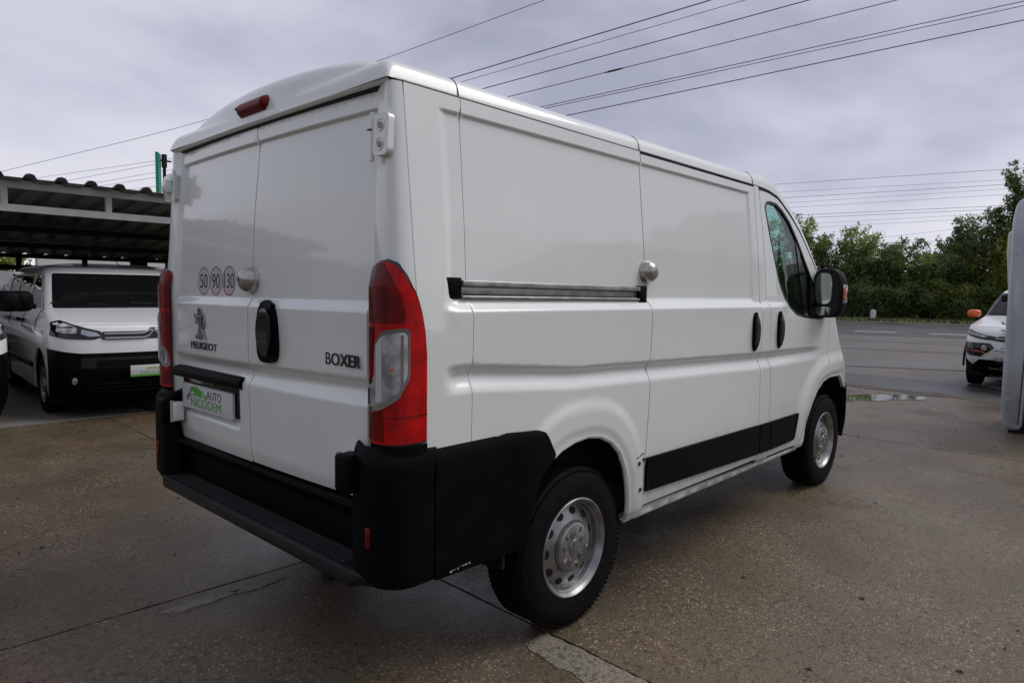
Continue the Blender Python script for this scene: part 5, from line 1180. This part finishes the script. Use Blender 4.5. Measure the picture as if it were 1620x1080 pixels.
# ================================================================== WHITE CAR WITH ORANGE MIRRORS
def suv(loc, rzz):
    v = empty('parked_car', loc, rzz); tag(v, 'small white crossover car with orange mirrors facing the yard at the right', 'car'); w2 = M['white2']
    FY = lambda z: ip(z, [.15, .25, .40, .60, .75, .88, .96, 1.02, 1.07, 1.11, 1.3, 1.50, 1.55, 1.60], [.20, .10, .02, .0, .02, .08, .20, .50, .80, 1.05, 1.32, 1.62, 1.80, 2.2])
    HW = lambda z: ip(z, [.1, .3, .8, .95, 1.02, 1.11, 1.3, 1.50, 1.56, 1.60], [.74, .79, .80, .79, .76, .72, .67, .59, .54, .45])
    D = lambda z: ip(z, [.1, .9, 1.05, 1.17, 1.6], [.45, .45, .40, .30, .25]); F, Fs, inv = rings(FY, HW, D, 2.8); tw = (0, -1, .2)
    def P(pts): return [(inv(x, z), z) for x, z in pts]
    S1 = .999; us = np.arange(-.97, .98, .045)
    panel('front_bumper', [(-S1, .17), (S1, .17), (S1, .48), (.75, .44), (.55, .36), (.42, .45), (-.42, .45), (-.55, .36), (-.75, .44), (-S1, .48)], Fs, M['black'], v, us=us, vs=np.arange(.2, .46, .05), nd=.05, toward=tw)
    panel('front_panel', [(-S1, .485), (-.75, .445), (-.55, .365), (-.42, .455), (.42, .455), (.55, .365), (.75, .445), (S1, .485), (S1, .955), (-S1, .955)], Fs, w2, v, us=us, vs=np.arange(.48, .95, .04), nd=.05, toward=tw)
    panel('bonnet', [(-S1, .96), (S1, .96), (S1, 1.10), (-S1, 1.10)], Fs, w2, v, us=us, vs=np.arange(.965, 1.1, .007), nd=.05, toward=(0, -.5, 1))
    panel('windscreen', [(-.82, 1.115), (.82, 1.115), (.82, 1.48), (-.82, 1.48)], Fs, M['glass_dark'], v, us=us, vs=np.arange(1.15, 1.48, .05), nd=.05, toward=tw, off=-.002)
    panel('windscreen_frame', [(-S1, 1.105), (S1, 1.105), (S1, 1.595), (-S1, 1.595)], Fs, w2, v, holes=[rnd([(-.82, 1.115), (.82, 1.115), (.80, 1.49), (-.80, 1.49)], .03, 3)], us=us, vs=[1.2, 1.35, 1.52, 1.55, 1.57], nd=.05, toward=(0, -.7, .7))
    boxp('cabin_dark', (-.55, 1.5, .5), (.55, 3.2, 1.45), M['dark'], v)
    V = []
    for i in range(6):
        for j in range(9): t = -1+j/4; V.append((t*.47, 2.0+i*.3, 1.593+.02*(1-t**4)))
    obj('roof', V, [(i*9+j, (i+1)*9+j, (i+1)*9+j+1, i*9+j+1) for i in range(5) for j in range(8)], w2, v, True)
    for sd_ in (-1, 1):
        FS = lambda y, z, q=sd_: (q*HW(z), y, z); arch = supere(.72, .32, .38, .38, 2.2, 0, pi, 20); arch2 = supere(3.0, .32, .38, .38, 2.2, 0, pi, 20)
        ol = [(FY(z)+D(z), z) for z in (1.595, 1.55, 1.5, 1.3, 1.11, 1.07, 1.02, .96, .8, .6)]+[(.47, .5)]+arch[::-1][6:]+[(1.12, .25), (2.6, .25)]+arch2[::-1][1:-1]+[(3.5, .3), (3.68, .5), (3.70, 1.0), (3.5, 1.5), (3.3, 1.595)]
        wn = rnd([(1.25, 1.11), (3.0, 1.13), (2.9, 1.46), (1.72, 1.47)], .05, 3)
        panel('side_panel', ol, FS, w2, v, holes=[wn], du=.12, nd=.07, toward=(sd_, 0, .1)); panel('side_window', wn, FS, M['glass_dark'], v, du=.2, nd=.1, off=-.005, thick=0, toward=(sd_, 0, 0))
        cla = supere(.72, .32, .44, .44, 2.2, 0, pi, 20); panel('arch_cladding', cla+[(arch[-1][0], arch[-1][1])]+arch[::-1][1:], lambda y, z, q=sd_: (q*(.805), y, z), M['black'], v, du=.1, nd=.05, off=.01, toward=(sd_, 0, 0))
        hl = panel('headlight', rnd(P([(sd_*.775, .90), (sd_*.77, .83), (sd_*.55, .765), (sd_*.28, .745), (sd_*.30, .80), (sd_*.55, .845), (sd_*.72, .905)]), .006, 3), Fs, M['gloss_black'], v, du=.04, nd=.03, off=.006, toward=tw)
        panel('headlight_lens', P([(sd_*.755, .875), (sd_*.745, .845), (sd_*.50, .79), (sd_*.45, .81), (sd_*.70, .88)]), Fs, M['clear'], hl, du=.04, nd=.03, off=.008, thick=.004, toward=tw)
        lc = panel('lower_lamp', rnd(P([(sd_*.775, .71), (sd_*.42, .71), (sd_*.36, .64), (sd_*.44, .575), (sd_*.54, .50), (sd_*.70, .505), (sd_*.77, .56)]), .01, 3), Fs, M['gloss_black'], v, du=.04, nd=.03, off=.006, toward=tw)
        panel('lamp_lens', supere(inv(sd_*.50, .63), .635, .045, .045, 2, 0, 2*pi, 16)[:-1], Fs, M['clear'], lc, du=.03, nd=.02, off=.009, thick=.004, toward=tw)
        MB().tube([Vector(F(sd_*x, z))+Vector((0, -.012, 0)) for x, z in ((.77, .60), (.66, .585), (.54, .575), (.48, .55))], .006, 5).build('orange_line', M['orange'], lc)
        Vm = []
        for (yy, k) in ((.98, .6), (1.0, .92), (1.08, 1), (1.15, .8)):
            for (a, b) in supere(0, 0, 1, 1, 3.2, 0, 2*pi, 16)[:-1]: Vm.append((sd_*(.84+a*.095*k), yy, 1.145+b*.065*k))
        obj('side_mirror', Vm, [(i*16+j, i*16+(j+1) % 16, (i+1)*16+(j+1) % 16, (i+1)*16+j) for i in range(3) for j in range(16)]+[tuple(range(16)), tuple(range(48, 64))], M['orange'], v, True, 50)
        for yw in (.72, 3.0): make_wheel('wheel', (sd_*.70, yw, .298), .30, .18, v, 1, True, .19).rotation_euler = (0, 0, -pi/2 if sd_ > 0 else pi/2)
        MB().tube([(sd_*.50, 1.9, 1.61), (sd_*.50, 3.1, 1.61)], .018, 6).build('roof_rail', M['seal'], v)
    panel('grille', P([(-.30, .74), (.30, .74), (.32, .82), (-.32, .82)]), Fs, M['gloss_black'], v, du=.05, nd=.03, off=.005, toward=tw)
    MB().tube([Vector(F(x, .78))+Vector((0, -.012, 0)) for x in np.linspace(-.36, .36, 9)], .012, 6).build('grille_bar', M['chrome'], v)
    boxp('underbody', (-.62, .2, .2), (.62, 3.4, .5), M['dark'], v)
    for cy_ in (.72, 3.0):
        for sd_ in (-1, 1): boxp('arch_liner', (min(sd_*.42, sd_*.58), cy_-.38, .2), (max(sd_*.42, sd_*.58), cy_+.38, .68), M['dark'], v)
    return v
suv((10.35, -.36, 0), -pi/2-.03)

# ================================================================== FIR SHRUB AND GREY PANEL AT THE RIGHT EDGE
fir = empty('fir_tree', (8.6, -.56, 0)); tag(fir, 'small dark fir tree in front of the white car, behind the grey panel', 'fir tree')
MB().tube([(0, 0, 0), (.01, 0, 1.75)], [.035, .006], 7).build('trunk', M['bark'], fir, True)
fr = np.random.default_rng(3); V = []; F = []
M['needle'] = noisy(mat('fir_needle', (.02, .05, .025), .6), 6, (.012, .035, .018), (.03, .065, .03)); fb = MB()
for k in range(90):
    z = .12+1.55*(k/90); a = k*2.4; L_ = .36*(1-(z/1.95))+.08; e_ = Vector((cos(a)*L_, sin(a)*L_, z+.05-L_*.05)); b0 = Vector((0, 0, z)); fb.tube([b0, e_], [.006, .002], 4, False)
    dr_ = (e_-b0); sd_ = dr_.cross(Vector((0, 0, 1))).normalized()
    for q in range(60):
        t = .12+.9*fr.random(); p = b0+dr_*t; w_ = (sd_*fr.choice([-1, 1])+dr_.normalized()*.7+Vector((0, 0, fr.normal()*.4))).normalized()*(.05+.03*fr.random()); n_ = Vector((fr.normal(), fr.normal(), fr.normal())).normalized()*.004; i = len(V)
        V += [p-n_, p+n_, p+w_]; F.append((i, i+1, i+2))
fb.build('branches', M['bark'], fir); o = bpy.data.meshes.new('needles'); o.from_pydata([tuple(v) for v in V], [], F); o.update(); tag(link('needles', o, M['needle'], fir), None, None, None, 'stuff')
M['panel_grey'] = paint('pale_grey_shell', (.46, .51, .55), .2); M['cream'] = noisy(mat('cream_shell', (.55, .53, .46), .4, 0, .3), 3, (.5, .48, .42), (.6, .58, .5))
kb = empty('moulded_cabinet', (6.4, -.7, 0)); tag(kb, 'tall pale grey rounded cabinet with cream sides at the right edge of the yard', 'cabinet')
def shell(name, x0, x1, P, m):
    P = P; n = len(P); V = []; 
    for (x, d) in ((x0, .03), (x0+.02, .008), (x0+.05, 0), (x1-.05, 0), (x1, .03)):
        Q = inset(P, d) if d else P; V += [(x, y, z) for y, z in Q]
    F = [(i*n+j, i*n+(j+1) % n, (i+1)*n+(j+1) % n, (i+1)*n+j) for i in range(4) for j in range(n)]+[tuple(range(n)), tuple(range(4*n, 5*n))]
    return obj(name, V, F, m, kb, True, 50)
shell('front_shell', 0, .42, rnd([(.10, 2.20), (.065, 2.42), (-.40, 2.46), (-.36, 1.6), (-.13, 1.25), (-.085, .03), (.055, .03), (.10, .22)], .16, 9), M['panel_grey'])
shell('rear_shell', .45, 1.1, rnd([(.19, 1.9), (.185, 2.13), (-1.0, 2.2), (-1.0, .06), (.06, .06), (.10, .8)], .05, 5), M['cream'])
shell('side_shell', .06, .44, rnd([(-.13, 1.30), (-.34, 1.62), (-1.5, 1.66), (-1.5, .02), (-.13, .02)], .05, 5), M['cream'])
for zz in (.35, 1.1, 1.85): lathe('rivet', [(0, .012), (.004, .010), (.005, 0)], (.0, .045, zz), M['galv'], kb, (-1, 0, 0), 10)
MB().tube([(-.001, -.06, .10), (-.001, -.09, 1.2), (-.001, -.28, 1.62)], .006, 5).build('shell_seam', M['seal'], kb)
boxp('base', (.1, -1.1, 0), (1.0, .03, .08), M['dark'], kb)
